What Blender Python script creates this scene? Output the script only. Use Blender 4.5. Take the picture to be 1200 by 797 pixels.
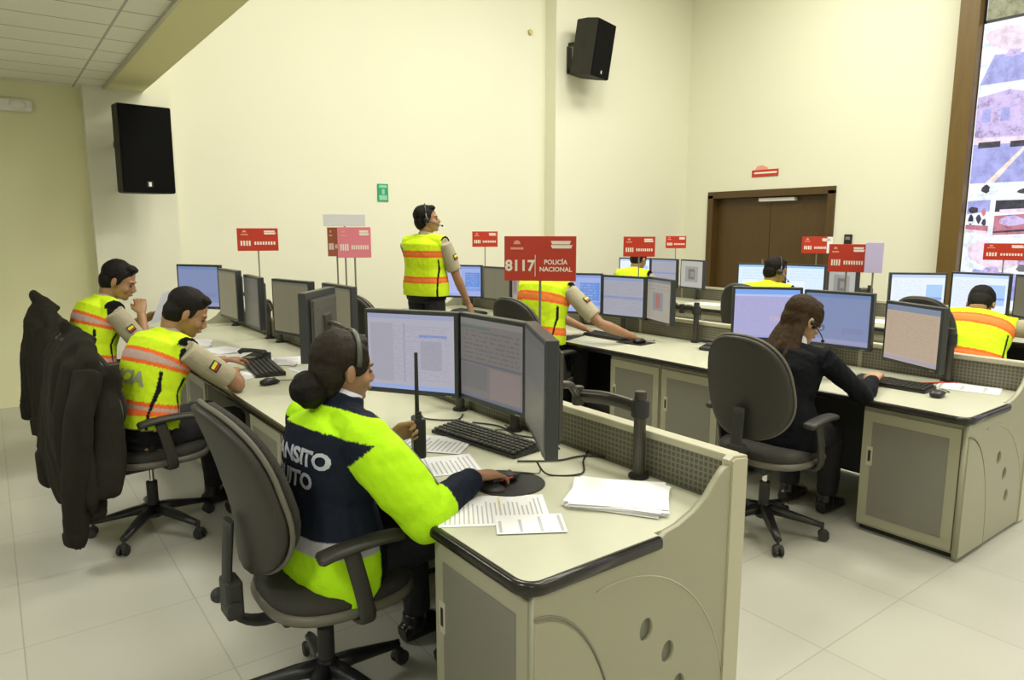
import bpy, bmesh, math, random
from mathutils import Vector, Matrix, Quaternion, noise
from mathutils.bvhtree import BVHTree
random.seed(7)
C = bpy.context.scene
COL = C.collection
for o in list(bpy.data.objects): bpy.data.objects.remove(o)
R = math.radians
V = Vector

# ------------------------------------------------------------------ camera, light, exposure
CAM_H = 1.55
cam_data = bpy.data.cameras.new('camera'); cam = bpy.data.objects.new('camera', cam_data); COL.objects.link(cam)
cam_data.sensor_width = 36; cam_data.lens = 36*822/1200.0; cam_data.clip_end = 60
cam.location = (0, 0, CAM_H); cam.rotation_euler = (R(90-8.885), 0, -R(36.694))
C.camera = cam
C.view_settings.view_transform = 'Standard'; C.view_settings.look = 'None'
C.view_settings.exposure = 0.0; C.view_settings.gamma = 1; C.view_settings.use_curve_mapping = False
w = bpy.data.worlds.new('world'); C.world = w; w.use_nodes = True
w.node_tree.nodes['Background'].inputs[0].default_value = (1, .97, .88, 1)
w.node_tree.nodes['Background'].inputs[1].default_value = 0.3

def area(name, loc, size, power, color=(1, .975, .885), rot=(0, 0, 0)):
    d = bpy.data.lights.new(name, 'AREA'); d.shape = 'RECTANGLE'; d.size, d.size_y = size
    d.energy = power; d.color = color
    o = bpy.data.objects.new(name, d); COL.objects.link(o); o.location = loc; o.rotation_euler = rot
    return o
for i, (x, y) in enumerate([(2.6, 1.2), (2.6, 4.6), (5.2, 1.2), (5.2, 4.6), (7.0, 1.2), (7.0, 4.6)]):
    area('hall_ceiling_light', (x, y, 5.35), (1.2, 1.2), 62 if x > 6 else 96)
area('hall_ceiling_light', (4.5, -2.2, 5.35), (3.0, 1.2), 120)
for x, y in [(-1.2, 1.0), (-1.2, 4.0), (-1.2, -2.0)]:
    area('mezzanine_ceiling_light', (x, y, 2.77), (.6, .6), 37, (1, .99, .93))

# ------------------------------------------------------------------ materials
def mat(name, color, rough=.6, metal=0, bump=0, bscale=40, var=0, vscale=4, spec=.5, emit=None, estr=0, coat=0, sheen=0):
    m = bpy.data.materials.new(name); m.use_nodes = True
    nt = m.node_tree; b = nt.nodes['Principled BSDF']
    b.inputs['Base Color'].default_value = (*color, 1)
    b.inputs['Roughness'].default_value = rough; b.inputs['Metallic'].default_value = metal
    b.inputs['Specular IOR Level'].default_value = spec
    if coat: b.inputs['Coat Weight'].default_value = coat
    if sheen: b.inputs['Sheen Weight'].default_value = sheen
    if emit: b.inputs['Emission Color'].default_value = (*emit, 1); b.inputs['Emission Strength'].default_value = estr
    tc = nt.nodes.new('ShaderNodeTexCoord')
    if var:
        n = nt.nodes.new('ShaderNodeTexNoise'); n.inputs['Scale'].default_value = vscale; n.inputs['Detail'].default_value = 4
        nt.links.new(tc.outputs['Object'], n.inputs['Vector'])
        mx = nt.nodes.new('ShaderNodeMix'); mx.data_type = 'RGBA'
        mx.inputs[6].default_value = (*[c*(1-var) for c in color], 1); mx.inputs[7].default_value = (*[min(1, c*(1+var)) for c in color], 1)
        nt.links.new(n.outputs['Fac'], mx.inputs[0]); nt.links.new(mx.outputs[2], b.inputs['Base Color'])
    if bump:
        n2 = nt.nodes.new('ShaderNodeTexNoise'); n2.inputs['Scale'].default_value = bscale; n2.inputs['Detail'].default_value = 3
        nt.links.new(tc.outputs['Object'], n2.inputs['Vector'])
        bp = nt.nodes.new('ShaderNodeBump'); bp.inputs['Strength'].default_value = bump; bp.inputs['Distance'].default_value = .01
        nt.links.new(n2.outputs['Fac'], bp.inputs['Height']); nt.links.new(bp.outputs[0], b.inputs['Normal'])
    return m
def vcol_mat(name, rough=.7, bump=.25, bscale=60, spec=.3, sheen=0):
    m = mat(name, (1, 1, 1), rough, bump=bump, bscale=bscale, spec=spec, sheen=sheen)
    nt = m.node_tree; a = nt.nodes.new('ShaderNodeAttribute'); a.attribute_name = 'Col'
    nt.links.new(a.outputs['Color'], nt.nodes['Principled BSDF'].inputs['Base Color'])
    return m
def tile_mat(name, base, joint, size, off, width, rough, var=.05, spec=.5, bump=0):
    m = mat(name, base, rough, var=var, vscale=1.3, spec=spec)
    nt = m.node_tree; L = nt.links; b = nt.nodes['Principled BSDF']
    src = b.inputs['Base Color'].links[0].from_socket
    g = nt.nodes.new('ShaderNodeNewGeometry'); s = nt.nodes.new('ShaderNodeSeparateXYZ'); L.new(g.outputs['Position'], s.inputs[0])
    outs = []
    for k in (0, 1):
        a = nt.nodes.new('ShaderNodeMath'); a.operation = 'SUBTRACT'; L.new(s.outputs[k], a.inputs[0]); a.inputs[1].default_value = off[k]
        p = nt.nodes.new('ShaderNodeMath'); p.operation = 'PINGPONG'; L.new(a.outputs[0], p.inputs[0]); p.inputs[1].default_value = size[k]/2
        c = nt.nodes.new('ShaderNodeMath'); c.operation = 'LESS_THAN'; L.new(p.outputs[0], c.inputs[0]); c.inputs[1].default_value = width/2
        outs.append(c)
    mx = nt.nodes.new('ShaderNodeMath'); mx.operation = 'MAXIMUM'; L.new(outs[0].outputs[0], mx.inputs[0]); L.new(outs[1].outputs[0], mx.inputs[1])
    # one tone per tile
    fl = []
    for k in (0, 1):
        a = nt.nodes.new('ShaderNodeMath'); a.operation = 'SUBTRACT'; L.new(s.outputs[k], a.inputs[0]); a.inputs[1].default_value = off[k]
        d = nt.nodes.new('ShaderNodeMath'); d.operation = 'DIVIDE'; L.new(a.outputs[0], d.inputs[0]); d.inputs[1].default_value = size[k]
        f = nt.nodes.new('ShaderNodeMath'); f.operation = 'FLOOR'; L.new(d.outputs[0], f.inputs[0]); fl.append(f)
    cb = nt.nodes.new('ShaderNodeCombineXYZ'); L.new(fl[0].outputs[0], cb.inputs[0]); L.new(fl[1].outputs[0], cb.inputs[1])
    wn = nt.nodes.new('ShaderNodeTexWhiteNoise'); L.new(cb.outputs[0], wn.inputs['Vector'])
    mr = nt.nodes.new('ShaderNodeMapRange'); L.new(wn.outputs['Value'], mr.inputs[0]); mr.inputs[3].default_value = 1-var; mr.inputs[4].default_value = 1.0
    mu = nt.nodes.new('ShaderNodeMix'); mu.data_type = 'RGBA'; mu.blend_type = 'MULTIPLY'; mu.inputs[0].default_value = 1
    L.new(src, mu.inputs[6]); L.new(mr.outputs[0], mu.inputs[7])
    m2 = nt.nodes.new('ShaderNodeMix'); m2.data_type = 'RGBA'
    L.new(mx.outputs[0], m2.inputs[0]); L.new(mu.outputs[2], m2.inputs[6]); m2.inputs[7].default_value = (*joint, 1)
    L.new(m2.outputs[2], b.inputs['Base Color'])
    return m
def wood_mat(name, a, bcol, rough=.45, scale=(1, 1, .12)):
    m = mat(name, a, rough); nt = m.node_tree; L = nt.links
    tc = nt.nodes.new('ShaderNodeTexCoord'); mp = nt.nodes.new('ShaderNodeMapping'); mp.inputs['Scale'].default_value = scale
    n = nt.nodes.new('ShaderNodeTexNoise'); n.inputs['Scale'].default_value = 14; n.inputs['Detail'].default_value = 6; n.inputs['Distortion'].default_value = 1.0
    L.new(tc.outputs['Object'], mp.inputs[0]); L.new(mp.outputs[0], n.inputs['Vector'])
    mx = nt.nodes.new('ShaderNodeMix'); mx.data_type = 'RGBA'; mx.inputs[6].default_value = (*a, 1); mx.inputs[7].default_value = (*bcol, 1)
    L.new(n.outputs['Fac'], mx.inputs[0]); L.new(mx.outputs[2], nt.nodes['Principled BSDF'].inputs['Base Color'])
    return m
def screen_mat(name, base, rects=(), lines=None, strength=1.0):
    """lit display: base colour, window rectangles in uv, rows of text"""
    m = bpy.data.materials.new(name); m.use_nodes = True; nt = m.node_tree; L = nt.links
    b = nt.nodes['Principled BSDF']; b.inputs['Base Color'].default_value = (.02, .02, .02, 1); b.inputs['Roughness'].default_value = .35
    uv = nt.nodes.new('ShaderNodeUVMap'); s = nt.nodes.new('ShaderNodeSeparateXYZ'); L.new(uv.outputs[0], s.inputs[0])
    def mth(op, x, y):
        n = nt.nodes.new('ShaderNodeMath'); n.operation = op
        for i, q in enumerate((x, y)):
            if isinstance(q, (int, float)): n.inputs[i].default_value = q
            elif q is not None: L.new(q, n.inputs[i])
        return n.outputs[0]
    def mask(u0, v0, u1, v1):
        return mth('MULTIPLY', mth('MULTIPLY', mth('GREATER_THAN', s.outputs[0], u0), mth('LESS_THAN', s.outputs[0], u1)),
                   mth('MULTIPLY', mth('GREATER_THAN', s.outputs[1], v0), mth('LESS_THAN', s.outputs[1], v1)))
    def mix(fac, a, bb):
        n = nt.nodes.new('ShaderNodeMix'); n.data_type = 'RGBA'
        L.new(fac, n.inputs[0]) if not isinstance(fac, float) else None
        if isinstance(a, tuple): n.inputs[6].default_value = (*a, 1)
        else: L.new(a, n.inputs[6])
        if isinstance(bb, tuple): n.inputs[7].default_value = (*bb, 1)
        else: L.new(bb, n.inputs[7])
        return n.outputs[2]
    cur = base
    for (u0, v0, u1, v1, c) in rects: cur = mix(mask(u0, v0, u1, v1), cur, c)
    if lines:
        u0, v0, u1, v1, nrow, c = lines
        row = mth('GREATER_THAN', mth('SINE', mth('MULTIPLY', s.outputs[1], nrow*6.283), None), .35)
        mp = nt.nodes.new('ShaderNodeMapping'); mp.inputs['Scale'].default_value = (22, nrow, 1); L.new(uv.outputs[0], mp.inputs[0])
        n = nt.nodes.new('ShaderNodeTexNoise'); n.inputs['Scale'].default_value = 1; n.inputs['Detail'].default_value = 1; L.new(mp.outputs[0], n.inputs['Vector'])
        g = mth('GREATER_THAN', n.outputs['Fac'], .47)
        cur = mix(mth('MULTIPLY', mth('MULTIPLY', row, g), mask(u0, v0, u1, v1)), cur, c)
    if isinstance(cur, tuple): b.inputs['Emission Color'].default_value = (*cur, 1)
    else: L.new(cur, b.inputs['Emission Color'])
    b.inputs['Emission Strength'].default_value = strength
    return m
def hx(r, g, b):
    f = lambda c: ((c/255+.055)/1.055)**2.4 if c > 10 else c/255/12.92
    return (f(r), f(g), f(b))

M = {}
M['wall'] = mat('cream_wall_paint', (.775, .77, .615), .75, var=.02, vscale=.8, bump=.04, bscale=60)
M['wall_shade_tint'] = mat('alcove_wall_shade_tint', (.80, .785, .50), .75, var=.02, vscale=.8, bump=.04, bscale=60)  # wall colour yellowed: the alcove's warm bounce shade is put into it
M['floor'] = tile_mat('porcelain_floor', (.46, .455, .39), (.33, .32, .27), (.6, .6), (.58, 3.04), .005, .28, .06)
M['ceil_tile'] = tile_mat('ceiling_tile', (.90, .885, .77), (.48, .47, .40), (.75, .37), (.75, 5.52), .016, .9, .03)
M['ceiling'] = mat('ceiling_paint', (.8, .76, .6), .9)
M['beam'] = mat('beam_paint', (.78, .74, .40), .8)
M['wood'] = wood_mat('brown_wood', (.095, .052, .010), (.062, .033, .007))
M['woodframe'] = wood_mat('frame_wood', (.165, .10, .018), (.10, .058, .011))
M['counter'] = mat('counter_laminate', (.545, .55, .42), .32, var=.03, vscale=30)
M['edge'] = mat('counter_edge_band', (.014, .012, .009), .22)
M['beige'] = mat('beige_desk_metal', (.36, .352, .25), .42, var=.02)
M['beige_l'] = mat('beige_desk_trim', (.50, .48, .35), .4)
M['knee_shade'] = mat('knee_space_shade', (.03, .03, .028), .7)  # near-black colour stands in for the shadow under the desks
M['door_grey'] = mat('cabinet_door_metal', (.20, .198, .16), .45, bump=.15, bscale=220)
M['black'] = mat('black_plastic', (.014, .014, .015), .4)
M['blackm'] = mat('black_soft_plastic', (.022, .022, .022), .6)
M['grey'] = mat('grey_chair_plastic', (.026, .0245, .019), .5, bump=.1, bscale=250)
M['greyf'] = mat('grey_chair_fabric', (.032, .030, .024), .85, bump=.4, bscale=300)
M['lgrey'] = mat('grey_trim', (.22, .205, .16), .5)
M['pan'] = mat('chair_pan_plastic', (.12, .115, .09), .5)
M['monitor'] = mat('monitor_plastic', (.034, .038, .042), .35)
M['monitor_back'] = mat('monitor_back_plastic', (.085, .082, .072), .5)
M['armmetal'] = mat('monitor_arm_metal', (.07, .065, .055), .35, .5)
M['chrome'] = mat('chrome', (.7, .7, .68), .15, 1)
M['paper'] = mat('paper', (.86, .86, .88), .7)
M['paper_b'] = mat('paper_bluish', (.72, .75, .88), .6)
M['ink'] = mat('ink', (.16, .16, .19), .8)
M['ink_l'] = mat('pale_ink', (.50, .50, .52), .8)
M['ink_y'] = mat('yellow_highlighter', (.80, .78, .30), .8)
M['red'] = mat('red_sign_board', (.50, .034, .014), .4)
M['redtxt'] = mat('sign_lettering', (.85, .80, .72), .5)
M['pale_mark'] = mat('sign_pale_mark', (.80, .35, .25), .5)
M['pink'] = mat('pink_glare_board', (.78, .22, .30), .35)  # the pink is glare put into the board colour
M['brownred'] = mat('brown_red_sign_board', (.36, .10, .05), .4)
M['white'] = mat('white_plastic', (.8, .8, .76), .4)
M['pearl'] = mat('translucent_white_sign', (.70, .74, .78), .35)
M['lilac'] = mat('lilac_sign_board', (.62, .55, .88), .4)
M['green'] = mat('green_exit_sign_board', (.03, .32, .14), .45)
M['speaker'] = mat('speaker_cabinet', (.018, .017, .015), .55)
M['speaker_side'] = mat('speaker_side', (.030, .029, .022), .6, spec=.2)
M['grille'] = mat('speaker_grille', (.006, .006, .006), .8, bump=.5, bscale=400, spec=.08)
M['jacketblack'] = mat('black_jacket_cloth', (.017, .015, .010), .85, bump=.35, bscale=30, spec=.2)
M['skin'] = mat('skin', (.33, .175, .092), .5, var=.06, vscale=20)
M['skin_l'] = mat('light_skin', (.46, .27, .155), .5, var=.06, vscale=20)
M['hair'] = mat('black_hair', (.009, .007, .006), .65, bump=.3, bscale=120, spec=.18)
M['hair_br'] = mat('brown_hair', (.034, .018, .006), .65, spec=.18, bump=.4, bscale=90, var=.5, vscale=25)
M['hair_dk'] = mat('dark_brown_hair', (.020, .014, .009), .6, bump=.3, bscale=120, spec=.2)
M['eye'] = mat('eye', (.02, .015, .012), .2)
M['lips'] = mat('lips', (.36, .12, .08), .5)
M['cloth'] = vcol_mat('clothing', .8, spec=.15)
M['trousers'] = mat('black_trousers', (.010, .010, .013), .85, bump=.3)
M['shoe'] = mat('black_shoe', (.008, .008, .008), .3)
M['yellow'] = mat('yellow_plastic', (.75, .72, .05), .4)
M['redp'] = mat('red_plastic', (.55, .05, .03), .4)
M['glass'] = mat('spectacle_frame', (.02, .02, .02), .3)
M['lamp'] = mat('lamp_diffuser', (.8, .8, .7), .4)
M['dirt'] = mat('wall_stain', (.62, .55, .22), .9)

# mesh (perforated) panel of the desk dividers
def mesh_panel_mat():
    m = mat('perforated_panel', (.20, .19, .145), .5); nt = m.node_tree; L = nt.links
    tc = nt.nodes.new('ShaderNodeTexCoord'); s = nt.nodes.new('ShaderNodeSeparateXYZ'); L.new(tc.outputs['Object'], s.inputs[0])
    def cell(k, p):
        a = nt.nodes.new('ShaderNodeMath'); a.operation = 'PINGPONG'; L.new(s.outputs[k], a.inputs[0]); a.inputs[1].default_value = p/2
        c = nt.nodes.new('ShaderNodeMath'); c.operation = 'GREATER_THAN'; L.new(a.outputs[0], c.inputs[0]); c.inputs[1].default_value = p*.16
        return c.outputs[0]
    mu = nt.nodes.new('ShaderNodeMath'); mu.operation = 'MULTIPLY'; L.new(cell(1, .019), mu.inputs[0]); L.new(cell(2, .019), mu.inputs[1])
    mx = nt.nodes.new('ShaderNodeMix'); mx.data_type = 'RGBA'; mx.inputs[6].default_value = (.20, .19, .14, 1); mx.inputs[7].default_value = (.10, .095, .066, 1)
    L.new(mu.outputs[0], mx.inputs[0]); L.new(mx.outputs[2], nt.nodes['Principled BSDF'].inputs['Base Color'])
    return m
M['mesh'] = mesh_panel_mat()

# ------------------------------------------------------------------ mesh helpers
def link_mesh(name, me, material=None, parent=None, smooth=None):
    o = bpy.data.objects.new(name, me); COL.objects.link(o)
    if material is not None:
        for mm in (material if isinstance(material, (list, tuple)) else [material]): me.materials.append(mm)
    if parent is not None: o.parent = parent
    if smooth: me.polygons.foreach_set('use_smooth', [True]*len(me.polygons))
    return o
def fin(name, bm, material, parent=None, smooth=False, angle=None):
    me = bpy.data.meshes.new(name); bmesh.ops.recalc_face_normals(bm, faces=bm.faces[:]); 
    if angle is not None:
        for f in bm.faces: f.smooth = True
        for e in bm.edges:
            if len(e.link_faces) == 2 and e.calc_face_angle(0) > R(angle): e.smooth = False
    bm.to_mesh(me); bm.free()
    return link_mesh(name, me, material, parent, smooth)
def NB(): return bmesh.new()
def merge(bm, tmp, mtx=None, mi=0):
    if mtx is not None: bmesh.ops.transform(tmp, matrix=mtx, verts=tmp.verts)
    vm = [bm.verts.new(v.co) for v in tmp.verts]; tmp.verts.index_update()
    for f in tmp.faces:
        try:
            nf = bm.faces.new([vm[v.index] for v in f.verts]); nf.material_index = mi if mi else f.material_index; nf.smooth = f.smooth
        except ValueError: pass
    tmp.free()
def box(bm, c, s, bev=0, rz=0, mtx=None, seg=2, mi=0):
    t = NB(); bmesh.ops.create_cube(t, size=1); bmesh.ops.scale(t, vec=V(s), verts=t.verts)
    if bev: bmesh.ops.bevel(t, geom=t.edges[:], offset=bev, segments=seg, affect='EDGES', profile=.5)
    m = Matrix.Translation(V(c)) @ Matrix.Rotation(rz, 4, 'Z')
    if mtx is not None: m = mtx @ m
    merge(bm, t, m, mi)
def boxr(bm, lo, hi, bev=0, mi=0):
    lo = V(lo); hi = V(hi); box(bm, (lo+hi)/2, hi-lo, bev, mi=mi)
def cyl(bm, a, b, r, r2=None, n=16, cap=True, bev=0, mi=0):
    a = V(a); b = V(b); d = b-a; t = NB()
    bmesh.ops.create_cone(t, cap_ends=cap, segments=n, radius1=r, radius2=r if r2 is None else r2, depth=d.length)
    if bev: bmesh.ops.bevel(t, geom=[e for e in t.edges if all(abs(abs(v.co.z)-d.length/2) < 1e-5 for v in e.verts)], offset=bev, segments=2, affect='EDGES')
    m = Matrix.Translation((a+b)/2) @ d.to_track_quat('Z', 'Y').to_matrix().to_4x4()
    merge(bm, t, m, mi)
def ell(bm, c, r, rot=None, n=20, mi=0):
    t = NB(); bmesh.ops.create_uvsphere(t, u_segments=n, v_segments=max(6, n*2//3), radius=1)
    m = Matrix.Translation(V(c)) @ (rot.to_4x4() if rot is not None else Matrix.Identity(4)) @ Matrix.Diagonal((*r, 1))
    merge(bm, t, m, mi)
def tube(bm, pts, rad, n=12, cap=True, side=None, nexp=2.0, mi=0):
    """swept tube; rad = scalar, or list of scalars / (side, other) pairs; side: fixed side vector"""
    pts = [V(p) for p in pts]; k = len(pts)
    if not isinstance(rad, (list, tuple)): rad = [rad]*k
    rings = []; prev = None
    for i, p in enumerate(pts):
        t = (pts[min(i+1, k-1)]-pts[max(i-1, 0)])
        t = t.normalized() if t.length > 1e-9 else V((0, 0, 1))
        s = V(side) if side is not None else (prev if prev is not None else (V((0, 0, 1)) if abs(t.z) < .9 else V((1, 0, 0))))
        s = (s-t*s.dot(t)); s = s.normalized() if s.length > 1e-6 else t.orthogonal().normalized(); prev = s; u = t.cross(s)
        r = rad[i]; ra, rb = (r, r) if not isinstance(r, (list, tuple)) else r
        ring = []
        for j in range(n):
            a = 2*math.pi*j/n; ca, sa = math.cos(a), math.sin(a)
            ca = math.copysign(abs(ca)**(2/nexp), ca); sa = math.copysign(abs(sa)**(2/nexp), sa)
            ring.append(bm.verts.new(p+s*ra*ca+u*rb*sa))
        rings.append(ring)
    for i in range(k-1):
        for j in range(n):
            f = bm.faces.new((rings[i][j], rings[i][(j+1) % n], rings[i+1][(j+1) % n], rings[i+1][j])); f.smooth = True; f.material_index = mi
    if cap:
        f = bm.faces.new(rings[0][::-1]); f.material_index = mi
        f = bm.faces.new(rings[-1]); f.material_index = mi
def prism(bm, outline, axis, a, b, bev=0, mi=0):
    """extrude a 2-D outline along axis 'x','y','z' from a to b; 2-D coords are the two other axes in order"""
    t = NB()
    def P(u, v, k): return {'x': (k, u, v), 'y': (u, k, v), 'z': (u, v, k)}[axis]
    va = [t.verts.new(P(u, v, a)) for u, v in outline]; vb = [t.verts.new(P(u, v, b)) for u, v in outline]
    n = len(outline); fa = t.faces.new(va); fb = t.faces.new(vb[::-1])
    for i in range(n): t.faces.new((va[i], va[(i+1) % n], vb[(i+1) % n], vb[i]))
    bmesh.ops.recalc_face_normals(t, faces=t.faces[:])
    if bev: bmesh.ops.bevel(t, geom=list(set(fa.edges[:]+fb.edges[:])), offset=bev, segments=2, affect='EDGES')
    merge(bm, t, None, mi)
def arc(cx, cy, r, a0, a1, n=10):
    return [(cx+r*math.cos(R(a0+(a1-a0)*i/n)), cy+r*math.sin(R(a0+(a1-a0)*i/n))) for i in range(n+1)]
def smooth_path(pts, sub=6):
    P = [V(p) for p in pts]; out = []
    for i in range(len(P)-1):
        p0 = P[max(i-1, 0)]; p1 = P[i]; p2 = P[i+1]; p3 = P[min(i+2, len(P)-1)]
        for k in range(sub):
            t = k/sub
            out.append(.5*((2*p1)+(p2-p0)*t+(2*p0-5*p1+4*p2-p3)*t*t+(-p0+3*p1-3*p2+p3)*t**3))
    out.append(P[-1]); return out
def curve_fill(outline, holes, depth, bevel=0):
    """flat shape with holes extruded by depth, returned as bmesh in its own xy plane, z from 0 to depth"""
    cu = bpy.data.curves.new('tmp', 'CURVE'); cu.dimensions = '2D'; cu.fill_mode = 'BOTH'; cu.extrude = depth/2; cu.bevel_depth = bevel; cu.bevel_resolution = 1
    for poly in [outline]+list(holes):
        sp = cu.splines.new('POLY'); sp.points.add(len(poly)-1); sp.use_cyclic_u = True
        for p, (x, y) in zip(sp.points, poly): p.co = (x, y, 0, 1)
    o = bpy.data.objects.new('tmp', cu); COL.objects.link(o); dg = bpy.context.evaluated_depsgraph_get(); dg.update()
    me = bpy.data.meshes.new_from_object(o.evaluated_get(dg)); bm = NB(); bm.from_mesh(me)
    bmesh.ops.remove_doubles(bm, verts=bm.verts, dist=1e-5)
    bmesh.ops.translate(bm, vec=(0, 0, depth/2), verts=bm.verts)
    bpy.data.objects.remove(o); bpy.data.curves.remove(cu); bpy.data.meshes.remove(me)
    return bm
def text_bm(txt, size, depth=.0008, align='CENTER', bold=0.0):
    cu = bpy.data.curves.new('tmp', 'FONT'); cu.body = txt; cu.size = size; cu.extrude = depth/2; cu.align_x = align; cu.align_y = 'CENTER'; cu.offset = bold; cu.resolution_u = 3
    o = bpy.data.objects.new('tmp', cu); COL.objects.link(o); dg = bpy.context.evaluated_depsgraph_get(); dg.update()
    me = bpy.data.meshes.new_from_object(o.evaluated_get(dg)); bm = NB(); bm.from_mesh(me)
    bpy.data.objects.remove(o); bpy.data.curves.remove(cu); bpy.data.meshes.remove(me)
    return bm
def remeshed(bm, voxel, smooth=2):
    me = bpy.data.meshes.new('tmp'); bm.normal_update(); bmesh.ops.recalc_face_normals(bm, faces=bm.faces[:]); bm.to_mesh(me); bm.free()
    o = bpy.data.objects.new('tmp', me); COL.objects.link(o)
    md = o.modifiers.new('r', 'REMESH'); md.mode = 'VOXEL'; md.voxel_size = voxel; md.use_smooth_shade = True
    if smooth:
        sm = o.modifiers.new('s', 'SMOOTH'); sm.factor = .5; sm.iterations = smooth
    dg = bpy.context.evaluated_depsgraph_get(); dg.update()
    r = bpy.data.meshes.new_from_object(o.evaluated_get(dg)); bpy.data.objects.remove(o); bpy.data.meshes.remove(me)
    r.polygons.foreach_set('use_smooth', [True]*len(r.polygons))
    return r
def displace(me, fn):
    """move every vertex by fn(co, normal), all at once"""
    N_ = len(me.vertices); co = [0.0]*(3*N_); no = [0.0]*(3*N_)
    me.vertices.foreach_get('co', co); me.vertex_normals.foreach_get('vector', no)
    out = []
    for i in range(N_): out.extend(fn(V(co[3*i:3*i+3]), V(no[3*i:3*i+3])))
    me.vertices.foreach_set('co', out); me.update()
def tag(o, label, cat, group=None):
    o['label'] = label; o['category'] = cat
    if group: o['group'] = group
    return o
def thing(name, label, cat, loc=(0, 0, 0), rz=0, group=None):
    o = bpy.data.objects.new(name, None); COL.objects.link(o); o.location = loc; o.rotation_euler = (0, 0, rz)
    o.empty_display_size = .1
    return tag(o, label, cat, group)
def struct(name, bm, m, parent=None):
    o = fin(name, bm, m, parent)
    if parent is None: o['kind'] = 'structure'
    return o
def dup(root, loc=None, rz=None, label=None, group=None):
    def cp(o, par):
        c = o.copy(); COL.objects.link(c)
        if par is not None: c.parent = par; c.matrix_parent_inverse = o.matrix_parent_inverse.copy()
        for ch in list(o.children): cp(ch, c)
        return c
    r = cp(root, None)
    if loc is not None: r.location = loc
    if rz is not None: r.rotation_euler = (0, 0, rz)
    if label: r['label'] = label
    if group: r['group'] = group
    return r

# ------------------------------------------------------------------ the room
WX, BY = 8.90, 7.60
b = NB(); boxr(b, (-3.6, -4.1, -.1), (WX+.2, BY+.2, 0)); struct('floor', b, M['floor'])
# back wall, with the alcove part, two pillars
b = NB(); boxr(b, (.9, BY, 0), (WX+.2, BY+.2, 5.5)); struct('wall_back', b, M['wall'])
b = NB(); boxr(b, (-3.6, 7.50, 0), (.82, BY+.2, 2.9)); struct('wall_alcove', b, M['wall_shade_tint'])
b = NB(); boxr(b, (.80, 7.30, 0), (1.50, BY+.1, 5.5)); struct('trim_1', b, M['wall'])
b = NB(); boxr(b, (6.22, 7.38, 0), (WX, BY+.05, 5.5)); struct('trim_2', b, M['wall'])
# door wall with an opening for the double door
DY0, DY1, DZ = 4.97, 6.88, 2.07
b = NB()
boxr(b, (WX, DY1, 0), (WX+.2, BY+.2, 5.5)); boxr(b, (WX, -4.1, 0), (WX+.2, DY0, 5.5)); boxr(b, (WX, DY0, DZ), (WX+.2, DY1, 5.5))
struct('wall_door_side', b, M['wall'])
b = NB(); boxr(b, (-3.6, -4.2, 0), (WX+.2, -4.1, 5.5)); struct('wall_behind_camera', b, M['wall'])
b = NB(); boxr(b, (-3.7, -4.1, 0), (-3.6, BY+.2, 5.5)); struct('wall_left', b, M['wall'])
b = NB(); boxr(b, (-3.6, -4.1, 5.5), (WX+.2, BY+.2, 5.6)); struct('ceiling', b, M['ceiling'])
# low tiled ceiling of the mezzanine and the edge beam
b = NB(); boxr(b, (-3.6, -4.1, 2.80), (.975, 7.5, 2.86)); struct('ceiling_low', b, M['ceil_tile'])
b = NB(); boxr(b, (.975, -4.1, 2.785), (1.275, 7.35, 3.30)); struct('trim_3', b, M['beam'])
b = NB(); boxr(b, (.955, -4.1, 2.775), (.975, 7.31, 2.80)); struct('trim_4', b, M['beige_l'])
b = NB(); boxr(b, (-3.6, -4.1, 3.2), (.98, 7.5, 3.3)); struct('ceiling_upper_slab', b, M['ceiling'])
# double door
b = NB()
boxr(b, (WX-.03, DY0-.05, 0), (WX+.16, DY0+.05, DZ), .004); boxr(b, (WX-.03, DY1-.05, 0), (WX+.16, DY1+.05, DZ), .004); boxr(b, (WX-.03, DY0-.05, DZ-.05), (WX+.16, DY1+.05, DZ+.05), .004)
fr = struct('door_1', b, M['wood'])
mid = (DY0+DY1)/2
for y0, y1 in ((DY0+.05, mid-.003), (mid+.003, DY1-.05)):
    b = NB(); boxr(b, (WX+.10, y0, .01), (WX+.14, y1, DZ-.05), .004); fin('door_leaf', b, M['wood'], fr)
b = NB(); boxr(b, (WX+.02, 5.52, DZ-.115), (WX+.10, 6.08, DZ-.065), .008); fin('door_closer', b, M['white'], fr)
b = NB()
for s in (-.07, .07): cyl(b, (WX+.075, mid+s, .92), (WX+.075, mid+s, 1.14), .011); cyl(b, (WX+.075, mid+s, .94), (WX+.10, mid+s, .94), .009); cyl(b, (WX+.075, mid+s, 1.12), (WX+.10, mid+s, 1.12), .009)
fin('door_handle', b, M['chrome'], fr)

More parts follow.
